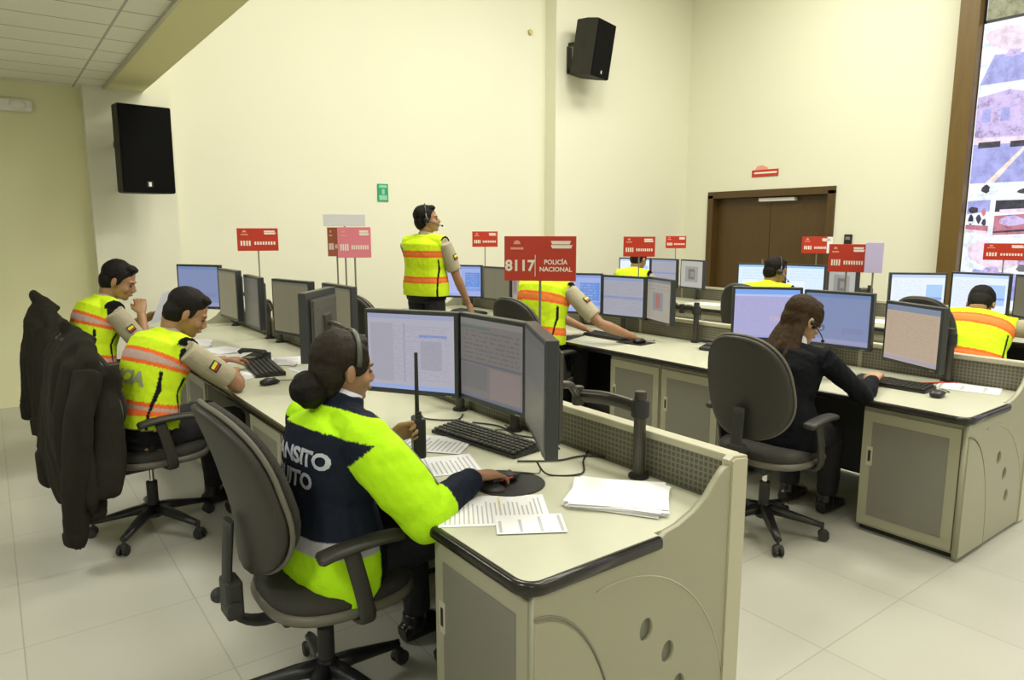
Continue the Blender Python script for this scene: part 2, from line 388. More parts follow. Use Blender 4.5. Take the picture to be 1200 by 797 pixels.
# video wall: wooden surround, bezel, lit pictures
vw = thing('video_wall', 'large video wall showing street camera pictures in a brown wooden surround', 'video wall', (WX-.12, 0, 0))
b = NB(); boxr(b, (-.08, 3.36, 0), (.12, 3.56, 5.3), .006); boxr(b, (-.08, -3.6, 0), (.12, -3.4, 5.3), .006)
boxr(b, (-.08, -3.4, 5.05), (.12, 3.36, 5.3), .006); boxr(b, (-.08, -3.4, 0), (.12, 3.36, .55), .006)
fin('wooden_surround', b, M['woodframe'], vw)
b = NB(); boxr(b, (.04, -3.4, .55), (.115, 3.36, 5.05)); fin('bezel', b, M['black'], vw)
def emat(name, c, s=1.0):
    m = mat(name, (.02, .02, .02), .4, emit=c, estr=s); nt = m.node_tree; L = nt.links
    tc = nt.nodes.new('ShaderNodeTexCoord'); n = nt.nodes.new('ShaderNodeTexNoise'); n.inputs['Scale'].default_value = 9; n.inputs['Detail'].default_value = 7; n.inputs['Roughness'].default_value = .75
    L.new(tc.outputs['Object'], n.inputs['Vector'])
    r = nt.nodes.new('ShaderNodeValToRGB'); r.color_ramp.elements[0].position = .38; r.color_ramp.elements[1].position = .60
    r.color_ramp.elements[0].color = (*[q*(.50 if max(c) < .86 else .80) for q in c], 1); r.color_ramp.elements[1].color = (*[min(1, q*1.15+.04) for q in c], 1)
    e = r.color_ramp.elements.new(.47); e.color = (*c, 1)
    L.new(n.outputs['Fac'], r.inputs[0]); L.new(r.outputs[0], nt.nodes['Principled BSDF'].inputs['Emission Color']); return m
E = [emat('picture_sky', (.86, .93, 1.0), 1.05), emat('picture_road', (.40, .42, .86), .95), emat('picture_building', (.62, .50, .85), 1.0),
     emat('picture_tree', (.16, .15, .17), 1.0), emat('picture_car', (.03, .03, .06), 1.0), emat('picture_line', (.95, .80, .70), 1.0),
     emat('picture_red', (.55, .18, .25), .95), emat('picture_olive', (.30, .30, .15), .95), emat('picture_orange', (.95, .22, .10), 1.0), emat('picture_pale', (.88, .72, .86), 1.0)]
def picture(y1, y0, z0, z1, polys, bg=0, d0=.002):
    z1 += .012 if polys else 0
    """one display; y1 is its left edge seen from the desks; polys in 0..1 coords with material index"""
    bm = NB()
    def q(pts, mi, d):
        vs = [bm.verts.new((.04-d, y1+(y0-y1)*u, z0+(z1-z0)*v)) for u, v in pts]
        f = bm.faces.new(vs); f.material_index = mi
    q([(0, 0), (1, 0), (1, 1), (0, 1)], bg, d0)
    for i, (pts, mi) in enumerate(polys): q(pts, mi, .003+.0006*i)
    o = fin('street_picture', bm, E, vw); return o
rr = random.Random(3)
def blob(cx, cy, r, mi, k=9, asp=1.0):
    return ([(min(1, max(0, cx+r*asp*(.7+.5*rr.random())*math.cos(2*math.pi*i/k))), min(1, max(0, cy+r*(.7+.5*rr.random())*math.sin(2*math.pi*i/k)))) for i in range(k)], mi)
def street(flip=0):
    P = [([(0, .42), (1, .36), (1, 0), (0, 0)], 1), ([(0, .44), (.55, .42), (.5, .85), (.25, .93), (0, .88)], 2), ([(.0, .40), (1, .36), (1, .43), (0, .47)], 9),
         ([(.13, 0), (.20, 0), (.46, .38), (.43, .38)], 5), ([(.62, 0), (.66, 0), (.60, .38), (.58, .38)], 0), blob(.62, .62, .16, 3), blob(.74, .72, .13, 3), blob(.9, .2, .18, 3, asp=.8),
         blob(.93, .55, .13, 6), ([(.04, .36), (.22, .36), (.22, .42), (.04, .42)], 4), ([(.30, .35), (.48, .35), (.48, .41), (.30, .41)], 4), ([(.05, .62), (.12, .62), (.12, .75), (.05, .75)], 1),
         ([(.20, .62), (.27, .62), (.27, .75), (.20, .75)], 1), ([(.72, .0), (1, .0), (1, .3), (.8, .34)], 2)]
    return [([(1-u, v) for u, v in p][::-1], m) for p, m in P] if flip else P
def street2():
    return [([(.0, 0), (1, 0), (1, .34), (.1, .46)], 1), blob(.3, .62, .17, 9), blob(.6, .60, .17, 2), blob(.75, .45, .12, 1), ([(.45, 0), (.52, 0), (.95, .6), (.90, .6)], 9),
            blob(.15, .75, .15, 9), blob(.5, .5, .06, 3), blob(.66, .7, .07, 3), blob(.25, .45, .07, 2)]
def yard():
    return [([(0, .08), (1, .0), (1, .12), (0, .18)], 9), ([(0, .55), (1, .62), (1, .92), (0, .90)], 1), blob(.3, .66, .1, 4, asp=2.2), blob(.2, .40, .13, 4), blob(.55, .42, .13, 4), blob(.8, .33, .11, 4),
            ([(.1, .3), (.35, .3), (.35, .36), (.1, .36)], 0), ([(0, .16), (1, .1), (1, .24), (0, .27)], 6), blob(.75, .6, .1, 6)]
def plaza():
    return [([(0, .0), (1, .1), (1, .62), (0, .5)], 6), ([(0, .6), (1, .66), (1, .9), (0, .9)], 4), blob(.2, .35, .14, 2), ([(0, .05), (1, .2), (1, .26), (0, .1)], 4), ([(.05, .55), (.6, .62), (.6, .7), (.05, .66)], 9)]
T = 1.18
picture(3.35, -3.39, .56, 4.96, [], 0, .0008)
for c in range(6):
    y1 = 3.34-c*T; y0 = max(y1-T+.015, -3.38)
    if y1 < -3.3: break
    picture(y1-.01, y0, 3.76, 4.95, [([(.5, .1), (.9, .1), (.9, .5), (.5, .5)], 8)] if c == 0 else street(), 7 if c == 0 else 0)
    if c == 0:
        b = NB(); boxr(b, (.030, y0, 3.735), (.041, y1+.01, 3.765)); boxr(b, (.030, y1-.005, 3.735), (.041, y1+.02, 4.95)); fin('picture_frame', b, M['black'], vw)
    picture(y1, y0, 3.10, 3.735, street2())
    picture(y1, y0, 2.06, 3.085, street(c % 2))
    ym = y1-.27 if c == 0 else y1-.58
    picture(y1, ym+.05, 1.50, 1.90, yard()); picture(ym, y0, 1.50, 1.90, plaza())
    picture(y1, y0, 1.905, 2.05, [blob(.14, .55, .3, 4, asp=.12), blob(.45, .35, .2, 4, asp=.3)]); 
    picture(y1, y0, .80, 1.49, street2())

# loudspeakers
def loudspeaker(label, loc, rz, tilt, w, h, d, reach):
    t = thing('loudspeaker', label, 'loudspeaker', loc, rz)
    m = Matrix.Rotation(tilt, 4, 'Y')
    out = [(0, -w/2+.0), (0, w/2), (-d*.45, w/2), (-d, w*.30), (-d, -w*.30), (-d*.45, -w/2)]
    b = NB(); prism(b, out, 'z', -h/2, h/2, .006); bmesh.ops.transform(b, matrix=m, verts=b.verts); fin('cabinet', b, M['speaker_side'], t)
    b = NB(); box(b, (.008, 0, 0), (.02, w-.012, h-.012), .005); bmesh.ops.transform(b, matrix=m, verts=b.verts); fin('grille', b, M['grille'], t)
    b = NB(); box(b, (.020, 0, -h*.40), (.004, .05, .05), .001); box(b, (.0225, 0, -h*.40), (.003, .022, .036), .001, mi=1)
    bmesh.ops.transform(b, matrix=m, verts=b.verts); fin('badge', b, [M['black'], M['white']], t)
    b = NB(); box(b, (-(d+reach)/2, 0, -h*.30), (reach-d+.04, .05, .05), .004); box(b, (-reach+.008, 0, -h*.1), (.016, .12, .34), .003); box(b, (-(d+reach)/2, 0, h*.2), (reach-d+.04, .04, .04), .004)
    fin('bracket', b, M['black'], t)
    b = NB()
    for s in (-1, 1):
        cyl(b, (-d*.42, s*(w/2-.012), h*.05), (-d*.42, s*(w/2+.004), h*.05), .028, n=16)
    bmesh.ops.transform(b, matrix=m, verts=b.verts); fin('side_knob', b, M['black'], t)
    return t
loudspeaker('black loudspeaker on the left pillar beneath the edge of the low ceiling', (1.175, 6.74, 2.225), R(-84), R(1), .415, .72, .36, .563)
loudspeaker('black loudspeaker high on the back wall, tilted down towards the desks', (6.60, 6.90, 3.84), R(-72), R(9), .46, .68, .36, .505)

# wall things
t = thing('exit_sign', 'small green sign on the back wall behind the desks', 'sign', (3.78, BY, 1.985))
b = NB(); boxr(b, (-.068, -.012, -.10), (.068, -.001, .10), .002); fin('board', b, M['green'], t)
b = NB(); boxr(b, (-.05, -.0135, .055), (.05, -.012, .085)); boxr(b, (-.05, -.0135, -.085), (.05, -.012, -.03)); boxr(b, (-.015, -.0135, -.02), (.02, -.012, .04)); fin('pictogram', b, mat('pale_green_mark', (.25, .6, .42), .5), t)
t = thing('door_sign', 'narrow red and white sign on the wall above the brown double door', 'sign', (WX, 5.98, 2.375))
b = NB(); boxr(b, (-.012, -.21, -.075), (-.001, .21, .02), .002); fin('board', b, M['red'], t)
b = NB(); boxr(b, (-.0135, -.19, -.035), (-.012, .17, -.012)); fin('lettering', b, M['redtxt'], t)
b = NB(); prism(b, [(-.05, .02), (.16, .02), (.13, .07), (.05, .085), (-.03, .05)], 'x', -.010, -.002); fin('emblem', b, M['pale_mark'], t)
t = thing('card_reader', 'small black access card reader on the wall right of the double door', 'card reader', (WX, 4.71, 1.40))
b = NB(); boxr(b, (-.03, -.05, -.10), (-.001, .05, .10), .008); fin('housing', b, M['black'], t)
b = NB(); boxr(b, (-.033, -.03, .03), (-.029, .03, .07), .001); fin('display', b, M['lgrey'], t)
t = thing('wall_detector', 'tiny round detector high on the back wall left of the upper loudspeaker', 'detector', (5.95, BY, 4.10))
b = NB(); cyl(b, (0, -.035, 0), (0, -.001, 0), .035, bev=.008); fin('housing', b, M['dirt'], t)
t = thing('emergency_lamp', 'pale oval emergency lamp on the alcove wall just below the low ceiling', 'lamp', (.13, 7.5, 2.60))
b = NB(); box(b, (0, -.035, 0), (.62, .07, .11), .03, seg=4); fin('housing', b, M['white'], t)
b = NB()
for s in (-.2, .2):
    b = NB(); ell(b, (s, -.075, .0), (.06, .03, .045)); fin('lamp_head', b, M['lamp'], t)

# ------------------------------------------------------------------ desks
ROWS = [.97, 3.51, 6.25]
Y0, PITCH, NST = 1.24, 1.85, 3
YE = Y0+PITCH*NST
DZT = .705
ROWN = ['front', 'middle', 'back']
GAPS = []
def countertop(x0, rn):
    t = thing('countertop', f'long beige countertop of the {rn} row of desks with dark edge', 'countertop', (x0, Y0, 0))
    L = YE-Y0; r = .05
    out = arc(r, r, r, 180, 270, 6)+[(.47, 0)]+[(.47, .024), (.745, .024), (.745, .04), (.811, .04), (.811, L-.04), (.745, L-.04), (.745, L-.024), (.47, L-.024), (.47, L)]+arc(r, L-r, r, 90, 180, 6)
    b = NB(); prism(b, out, 'z', DZT-.004, DZT); prism(b, [(u*.999+.0005, v) for u, v in out], 'z', DZT-.028, DZT-.004); fin('top', b, M['counter'], t)
    b = NB()
    path = [(.47, -.004, 0)]+[(u-.004 if k < 7 else u, v-.004, 0) for k, (u, v) in enumerate([])]
    pts = [(.465, -.003)]+[(q[0], q[1]) for q in arc(r, r, r+.003, 270, 180, 6)]+[(q[0], q[1]) for q in arc(r, L-r, r+.003, 180, 90, 6)]+[(.465, L+.003)]
    tube(b, [(u, v, DZT-.017) for u, v in pts], [(.019, .014)]*len(pts), n=12, side=(0, 0, 1), nexp=2.6)
    fin('edge_band', b, M['edge'], t); return t
def end_panel(x0, y, near, rn):
    """side panel with a stepped top, arc groove and three finger holes"""
    t = thing('desk_end_panel', f'beige end panel with round holes at the {"near" if near else "far"} end of the {rn} row', 'desk panel', (x0, y, 0))
    out = [(.02, .015), (.83, .015), (.83, .86), (.80, .86)]+[(.80-.02*k*1.0, z) for k, z in ((1, .845), (2, .83), (4, .805), (7, .77), (10, .745), (14, .722), (17, .712))]+[(.445, .706), (.44, .66), (.02, .66)]
    out = [(.02, .015), (.775, .015), (.775, .846), (.755, .842), (.725, .818), (.68, .772), (.62, .737), (.55, .713), (.50, .706), (.47, .69), (.44, .672), (.02, .672)]
    holes = []
    for a, rad in ((50, .33), (31, .33), (12, .33)):
        cx_, cz_ = .14+rad*1.35*math.cos(R(a)), .12+rad*1.25*math.sin(R(a))
        holes.append([(cx_+.027*math.cos(2*math.pi*k/16), cz_+.036*math.sin(2*math.pi*k/16)) for k in range(16)][::-1])
    bm = curve_fill(out, holes, .022, 0)
    bmesh.ops.transform(bm, matrix=Matrix(((1, 0, 0, 0), (0, 0, 1, 0), (0, 1, 0, 0), (0, 0, 0, 1))), verts=bm.verts)
    s = 1 if near else -1
    bmesh.ops.translate(bm, vec=(0, 0 if near else -.022, 0), verts=bm.verts)
    fin('panel', bm, M['beige'], t)
    for h in holes:
        b = NB(); prism(b, h, 'y', s*.014, s*.018); fin('finger_hole', b, M['door_grey'], t)
    # raised corner plate bounded by the arc, and outer arc groove
    g = [(.02, .60)]+[(.02+.29*math.sin(R(a)), .02+.58*math.cos(R(a))) for a in range(0, 91, 6)]+[(.02, .02)]
    b = NB(); prism(b, g, 'y', -s*.0, -s*.006, .002); fin('corner_plate', b, M['beige'], t)
    b = NB(); tube(b, [(.02+.298*math.sin(R(a)), -s*.001, .02+.59*math.cos(R(a))) for a in range(0, 91, 5)], .004, n=8); fin('arc_groove', b, M['lgrey'], t)
    b = NB(); tube(b, [(.30+.50*math.sin(R(a)), -s*.0005, .02+.60*math.cos(R(a))) for a in range(-8, 80, 5)], .0022, n=6); fin('outer_groove', b, M['beige_l'], t)
    return t
def divider(x0, rn):
    x = x0+.815
    t = thing('desk_divider', f'low divider with perforated strip behind the {rn} row countertop', 'divider', (x, Y0, 0))
    L = YE-Y0
    b = NB(); boxr(b, (.030, .03, .02), (.050, L-.03, .70), .002); fin('lower_panel', b, M['beige'], t)
    b = NB(); boxr(b, (.005, .03, .02), (.029, L-.03, .70), .002); fin('shaded_inner_panel', b, M['knee_shade'], t)  # inner face of the lower panel, knee-space shade painted in
    b = NB(); boxr(b, (.008, .03, .70), (.05, L-.03, .835)); fin('perforated_strip', b, M['mesh'], t)
    b = NB(); boxr(b, (.0, .03, .836), (.054, L-.03, .864), .006); fin('top_rail', b, M['beige_l'], t)
    for y in (0, L):
        b = NB(); s = .035 if y == 0 else -.035
        prism(b, [(-.038, 0.0), (.050, 0.0), (.050, .862), (-.02, .872), (-.038, .862)], 'y', y-.006 if y == 0 else y+.006, y+s, .008)
        fin('end_post', b, M['beige_l'], t)
    for k in range(1, NST*2):
        b = NB(); boxr(b, (.004, k*PITCH/2-.012, .70), (.009, k*PITCH/2+.012, .835)); fin('strip_joint', b, M['beige'], t)
    return t
def cabinet(loc, label, hinge=1):
    t = thing('desk_cabinet', label, 'cabinet', loc, 0, 'desk cabinets under the countertops')
    W, Dp, Hh = .465, .60, .672
    b = NB(); boxr(b, (.004, 0, .03), (Dp, W, Hh), .003); fin('body', b, M['beige'], t)
    b = NB(); boxr(b, (.03, .01, 0), (Dp-.01, W-.01, .03)); fin('plinth', b, M['black'], t)
    d = NB(); boxr(d, (-.010, .006, .045), (.004, W-.006, Hh-.03), .003)
    do = fin('door', d, M['beige'], t)
    p = NB(); boxr(p, (-.0125, .055, .095), (-.0095, W-.055, Hh-.085), .001); fin('door_inset', p, M['door_grey'], do)
    hy = W-.05 if hinge > 0 else .05
    h = NB(); boxr(h, (-.014, hy-.015, .36), (-.0095, hy+.015, .46), .001); fin('handle_plate', h, M['beige_l'], do)
    h = NB(); boxr(h, (-.0155, hy-.007, .382), (-.0135, hy+.007, .44), .0005); fin('handle', h, M['black'], do)
    return t
STN = [['front row knee space of the navy and yellow jacket', 'front row knee space of the writing officer', 'front row knee space farthest away'],
       ['middle row knee space of the woman in black', 'middle row knee space behind the 8117 sign', 'middle row knee space by the standing officer'],
       ['back row knee space of the hunched officer', 'back row knee space before the double door', 'back row knee space farthest away']]
cab0 = None
for ri, x0 in enumerate(ROWS):
    countertop(x0, ROWN[ri]); divider(x0, ROWN[ri]); end_panel(x0, Y0, True, ROWN[ri]); end_panel(x0, YE, False, ROWN[ri])
    for k in range(NST):
        for side in (0, 1):
            y = Y0+k*PITCH+(.024 if side == 0 and k == 0 else .006) if side == 0 else Y0+(k+1)*PITCH-.465-(.024 if k == NST-1 else .006)
            lab = f'beige desk cabinet {"right" if side == 0 else "left"} of the {STN[ri][k]}'
            if cab0 is None: cab0 = cabinet((x0+.035, y, 0), lab)
            else: dup(cab0, (x0+.035, y, 0), 0, lab)

# ------------------------------------------------------------------ monitors on arms
SCR = {
 'sheet': screen_mat('screen_lilac_spreadsheet', (.42, .41, .50), [(0, .94, 1, 1, (.33, .36, .52)), (0, 0, 1, .06, (.30, .40, .70)), (.03, .10, .30, .88, (.37, .36, .43)), (.62, .28, .86, .66, (.34, .33, .40)), (.60, .70, .92, .74, (.18, .27, .58)), (.42, .10, .44, .88, (.33, .32, .40))],
                    (.04, .12, .95, .86, 30, (.36, .35, .44)), .92),
 'dimform': screen_mat('screen_dim_grey_form', (.155, .14, .135), [(0, .93, 1, 1, (.19, .18, .17)), (0, .88, .5, .91, (.08, .14, .10)), (.03, .12, .45, .42, (.13, .125, .125)), (.5, .05, .97, .42, (.20, .16, .155)), (0, .44, 1, .47, (.10, .10, .13)), (0, 0, 1, .03, (.10, .12, .20))],
                    (.05, .48, .95, .86, 18, (.105, .10, .10)), 1.0),
 'dark': screen_mat('screen_dark_grazing', (.075, .072, .062), [(0, .9, 1, 1, (.06, .06, .055)), (.1, .1, .9, .5, (.09, .085, .07))], None, 1.0),
 'tan': screen_mat('screen_tan_grey', (.155, .140, .088), [(0, .95, 1, 1, (.11, .11, .09)), (.45, .05, .47, .95, (.13, .12, .08))], (.05, .1, .95, .9, 16, (.142, .128, .082)), .95),
 'bluewin': screen_mat('screen_blue_windows', (.36, .44, .80), [(0, .93, 1, 1, (.22, .34, .75)), (.55, .30, .98, .80, (.13, .28, .72)), (.05, .1, .45, .85, (.50, .52, .84)), (.3, .18, 1, .27, (.18, .32, .75))],
                    (.08, .15, .9, .85, 14, (.34, .42, .78)), .95),
 'greylist': screen_mat('screen_grey_list', (.42, .42, .50), [(0, .92, 1, 1, (.28, .36, .60)), (0, .44, 1, .50, (.24, .30, .60)), (0, .04, 1, .10, (.40, .40, .55))], (.04, .12, .96, .9, 18, (.36, .36, .45)), .85),
 'photo': screen_mat('screen_beige_photo', (.40, .36, .30), [(.3, .25, .72, .70, (.24, .26, .27)), (.42, .32, .60, .66, (.40, .14, .11)), (0, .93, 1, 1, (.2, .22, .25))], (.05, .75, .95, .9, 12, (.30, .28, .24)), .8),
 'map': screen_mat('screen_lilac_map', (.43, .42, .70), [(0, .90, 1, 1, (.20, .40, .88)), (0, .86, 1, .9, (.50, .56, .90)), (.0, 0, 1, .05, (.35, .38, .75)), (.55, .35, .8, .45, (.55, .45, .60)), (.1, .6, .35, .63, (.42, .40, .70))], (.02, .08, .98, .84, 26, (.39, .38, .66)), .95),
 'bluegrey': screen_mat('screen_blue_grey_desktop', (.20, .25, .44), [(0, .93, 1, 1, (.14, .22, .42)), (.6, .22, .92, .34, (.20, .22, .40)), (0, .02, 1, .1, (.30, .30, .48))], (.05, .12, .95, .3, 14, (.22, .24, .42)), 1.0),
 'beigedoc': screen_mat('screen_beige_document', (.50, .385, .285), [(0, .90, 1, 1, (.20, .25, .36)), (.42, .10, .44, .60, (.48, .34, .30)), (0, .02, 1, .07, (.36, .36, .50)), (.60, .1, .62, .6, (.50, .36, .32))], (.06, .1, .94, .86, 26, (.44, .335, .25)), .92),
 'white': screen_mat('screen_white_page', (.78, .86, .98), [(0, .92, 1, 1, (.50, .64, .95)), (.66, .2, .96, .74, (.40, .60, .92)), (.66, .34, .96, .40, (.20, .36, .80))], (.05, .1, .6, .88, 16, (.68, .76, .92)), 1.05),
 'whitesky': screen_mat('screen_pale_blue_page', (.68, .82, .98), [(0, .93, 1, 1, (.30, .55, .85)), (.1, .15, .5, .5, (.80, .88, 1.0))], (.1, .5, .9, .9, 10, (.60, .74, .92)), 1.05),
 'greypic': screen_mat('screen_grey_picture', (.50, .50, .46), [(.2, .2, .8, .8, (.34, .33, .30)), (.35, .3, .65, .7, (.16, .16, .17)), (.45, .4, .62, .6, (.30, .27, .24))], None, .85),
}
MW, MH = .44, .36
def monitor(pos, yaw, scr, label, group, w=MW, h=MH, arm=True, post=None):
    """yaw: screen normal points to (-cos, -sin)"""
    x, y, z = pos
    t = thing('monitor', label, 'monitor', (x, y, z), yaw, group)
    # local: screen faces -x
    b = NB()
    boxr(b, (-.006, -w/2, -h/2), (.034, w/2, h/2), .004); fin('housing', b, M['monitor'], t)
    b = NB(); prism(b, [(-w*.40, -h*.40), (w*.40, -h*.40), (w*.40, h*.40), (-w*.40, h*.40)], 'x', .033, .056, .010)
    boxr(b, (.054, -.055, -.055), (.062, .055, .055), .002); boxr(b, (.055, -w*.26, h*.22), (.0575, w*.26, h*.26)); fin('back_cover', b, M['monitor_back'], t)
    me = bpy.data.meshes.new('screen'); bz = .017
    ys = (w/2-bz, -w/2+bz)  # seen from the front (from -x looking +x): left is +y
    vs = [(-.0072, ys[0], -h/2+bz*1.3), (-.0072, ys[1], -h/2+bz*1.3), (-.0072, ys[1], h/2-bz), (-.0072, ys[0], h/2-bz)]
    me.from_pydata(vs, [], [(3, 2, 1, 0)]); uvl = me.uv_layers.new(name='UVMap')
    uvs = [(0, 0), (1, 0), (1, 1), (0, 1)]
    for li, l in enumerate(me.loops): uvl.data[li].uv = uvs[l.vertex_index]
    link_mesh('screen', me, SCR[scr], t)
    b = NB(); boxr(b, (-.0085, -w/2+.03, -h/2+.005), (-.0055, -w/2+.06, -h/2+.010)); fin('power_light', b, M['lgrey'], t)
    return t
def monitor_arm(t, post, mon, yaw, elbow=None, zt=1.01):
    """parts of the monitor: post standing on the counter, jointed arm to the back"""
    px, py = post
    inv = Matrix.Translation(V(mon)) @ Matrix.Rotation(yaw, 4, 'Z'); inv.invert()
    def f(name, b, m):
        bmesh.ops.transform(b, matrix=inv, verts=b.verts); return fin(name, b, m, t)
    o = V((px, py, DZT))
    b = NB(); cyl(b, o, (px, py, zt), .021, n=20, bev=.003); p = f('arm_post', b, M['armmetal'])
    b = NB(); cyl(b, o, o+V((0, 0, .012)), .036, n=24, bev=.003); f('post_foot', b, M['black'])
    n = V((math.cos(yaw), math.sin(yaw), 0)); e = V(mon)+n*.058
    a = V((px, py, min(zt-.06, mon[2]))); w_ = e+n*.05
    mid_ = V(elbow) if elbow is not None else (a+w_)/2+V((.02, .03, 0)); mid_.z = a.z
    b = NB(); cyl(b, a-V((0, 0, .03)), a+V((0, 0, .03)), .031, n=20, bev=.004); f('post_collar', b, M['blackm'])
    b = NB(); tube(b, smooth_path([a, (a+mid_)/2+V((0, 0, .012)), mid_], 5), [(.024, .014)]*11, n=10, side=(0, 0, 1)); f('lower_arm', b, M['armmetal'])
    b = NB(); cyl(b, mid_-V((0, 0, .035)), mid_+V((0, 0, .035)), .022, n=16, bev=.003); f('elbow_joint', b, M['armmetal'])
    b = NB(); tube(b, smooth_path([mid_, (mid_+w_)/2, w_, e+n*.003], 4), .013, n=10); box(b, e+n*.006, (.012, .10, .10), .002, rz=yaw); f('upper_arm', b, M['armmetal'])
MG = 'monitors'
# (row, station) -> list of three (x, y, z, yaw deg, screen, w, h, words, post or None)
MONS = [
 # front row
 (1.40, 2.59, 1.04, 33, 'sheet', .44, .36, 'front row left monitor before the yellow-sleeved woman, lilac spreadsheet'),
 (1.54, 2.20, 1.04, 1, 'dimform', .44, .36, 'front row centre monitor beside the hand-held radio, dim grey form'),
 (1.37, 1.71, 1.06, -30, 'dark', .44, .36, 'front row right monitor nearest the camera, seen almost edge on'),
 (1.53, 4.40, 1.06, 12, 'tan', .44, .36, 'front row monitor with its dull screen just left of the monitor back'),
 (1.66, 3.98, 1.05, 0, 'tan', .44, .36, 'front row centre monitor mostly hidden behind the monitor back'),
 (1.38, 3.60, 1.06, -42, 'dark', .44, .36, 'front row monitor turned away with its grey back and vent slot showing'),
 (1.42, 6.33, 1.08, 33, 'bluegrey', .455, .372, 'front row farthest monitor, blue grey screen behind the writing officer'),
 (1.42, 5.43, 1.08, 1, 'tan', .455, .372, 'front row narrow dull monitor right of the farthest blue grey one'),
 (1.455, 4.97, 1.06, -4, 'dark', .44, .36, 'front row monitor seen edge on right of the narrow dull one'),
 # middle row
 (4.13, 2.71, 1.00, 38, 'map', .44, .36, 'middle row left monitor behind the black-clad woman, lilac map'),
 (4.29, 2.31, .99, 4, 'bluegrey', .44, .36, 'middle row centre monitor before the woman in glasses, blue grey desktop'),
 (4.17, 1.80, .96, -26, 'beigedoc', .44, .36, 'middle row right monitor with the beige document screen'),
 (4.15, 4.60, 1.00, 36, 'bluewin', .44, .36, 'middle row monitor with blue windows just right of the 8117 sign'),
 (4.31, 4.20, .99, 9, 'greylist', .44, .36, 'middle row centre monitor with a grey list behind the 8117 desk'),
 (4.23, 3.74, 1.00, -21, 'photo', .44, .36, 'middle row monitor with a beige picture, beside the slim arm post'),
 (4.15, 6.45, 1.00, 33, 'bluewin', .44, .36, 'middle row farthest monitor with blue windows by the standing officer'),
 (4.31, 6.05, .99, 5, 'tan', .44, .36, 'middle row far dull monitor left of the 8117 sign'),
 (4.22, 5.60, 1.00, -24, 'photo', .44, .36, 'middle row monitor hidden behind the 8117 sign'),
 # back row
 (6.42, 2.76, 1.01, 42, 'white', .455, .36, 'back row white monitor left of the hunched officer'),
 (6.85, 2.44, 1.01, 2, 'white', .455, .36, 'back row pale monitor in front of the hunched officer'),
 (6.74, 2.00, 1.01, -34, 'tan', .44, .36, 'back row dull tan monitor at the right edge of the view'),
 (6.84, 4.62, 1.01, 28, 'whitesky', .44, .36, 'back row white monitor left of the head before the double door'),
 (6.98, 4.14, 1.01, 6, 'whitesky', .44, .36, 'back row pale blue monitor right of the head before the double door'),
 (6.85, 3.66, 1.01, -26, 'greypic', .44, .36, 'back row grey picture monitor under the red sign with the lilac one'),
 (6.92, 6.55, 1.01, 24, 'white', .44, .36, 'back row farthest monitor, white page left of the yellow shoulder'),
 (7.02, 6.13, 1.01, 0, 'greylist', .44, .36, 'back row grey monitor between the yellow shoulder and the grey picture'),
 (7.00, 5.66, 1.01, -12, 'greypic', .44, .36, 'back row grey picture monitor left of the double door'),
]
POSTS = {2: ((1.742, 1.605), (1.70, 1.875, .95)), 14: ((4.283, 3.405), None), 8: ((1.742, 5.30), None), 11: ((4.283, 1.64), None)}
for i, (x, y, z, a, s, w_, h_, lab) in enumerate(MONS):
    q_ = .965 if (i//9 and abs(a) < 15) else (.985 if i//9 else 1)   # keep clear of the divider
    x *= q_; y *= q_; z = CAM_H-(CAM_H-z)*q_; w_ *= q_; h_ *= q_
    rx = ROWS[i//9]; yaw = R(a)
    mo = monitor((x, y, z), yaw, s, lab, MG, w_, h_)
    if i in POSTS: post, el = POSTS[i]
    else:
        el = None
        post = (rx+.772, y + (.16 if a > 20 else (-.14 if a < -20 else .12)))
    monitor_arm(mo, post, (x, y, z), yaw, el, 1.01)

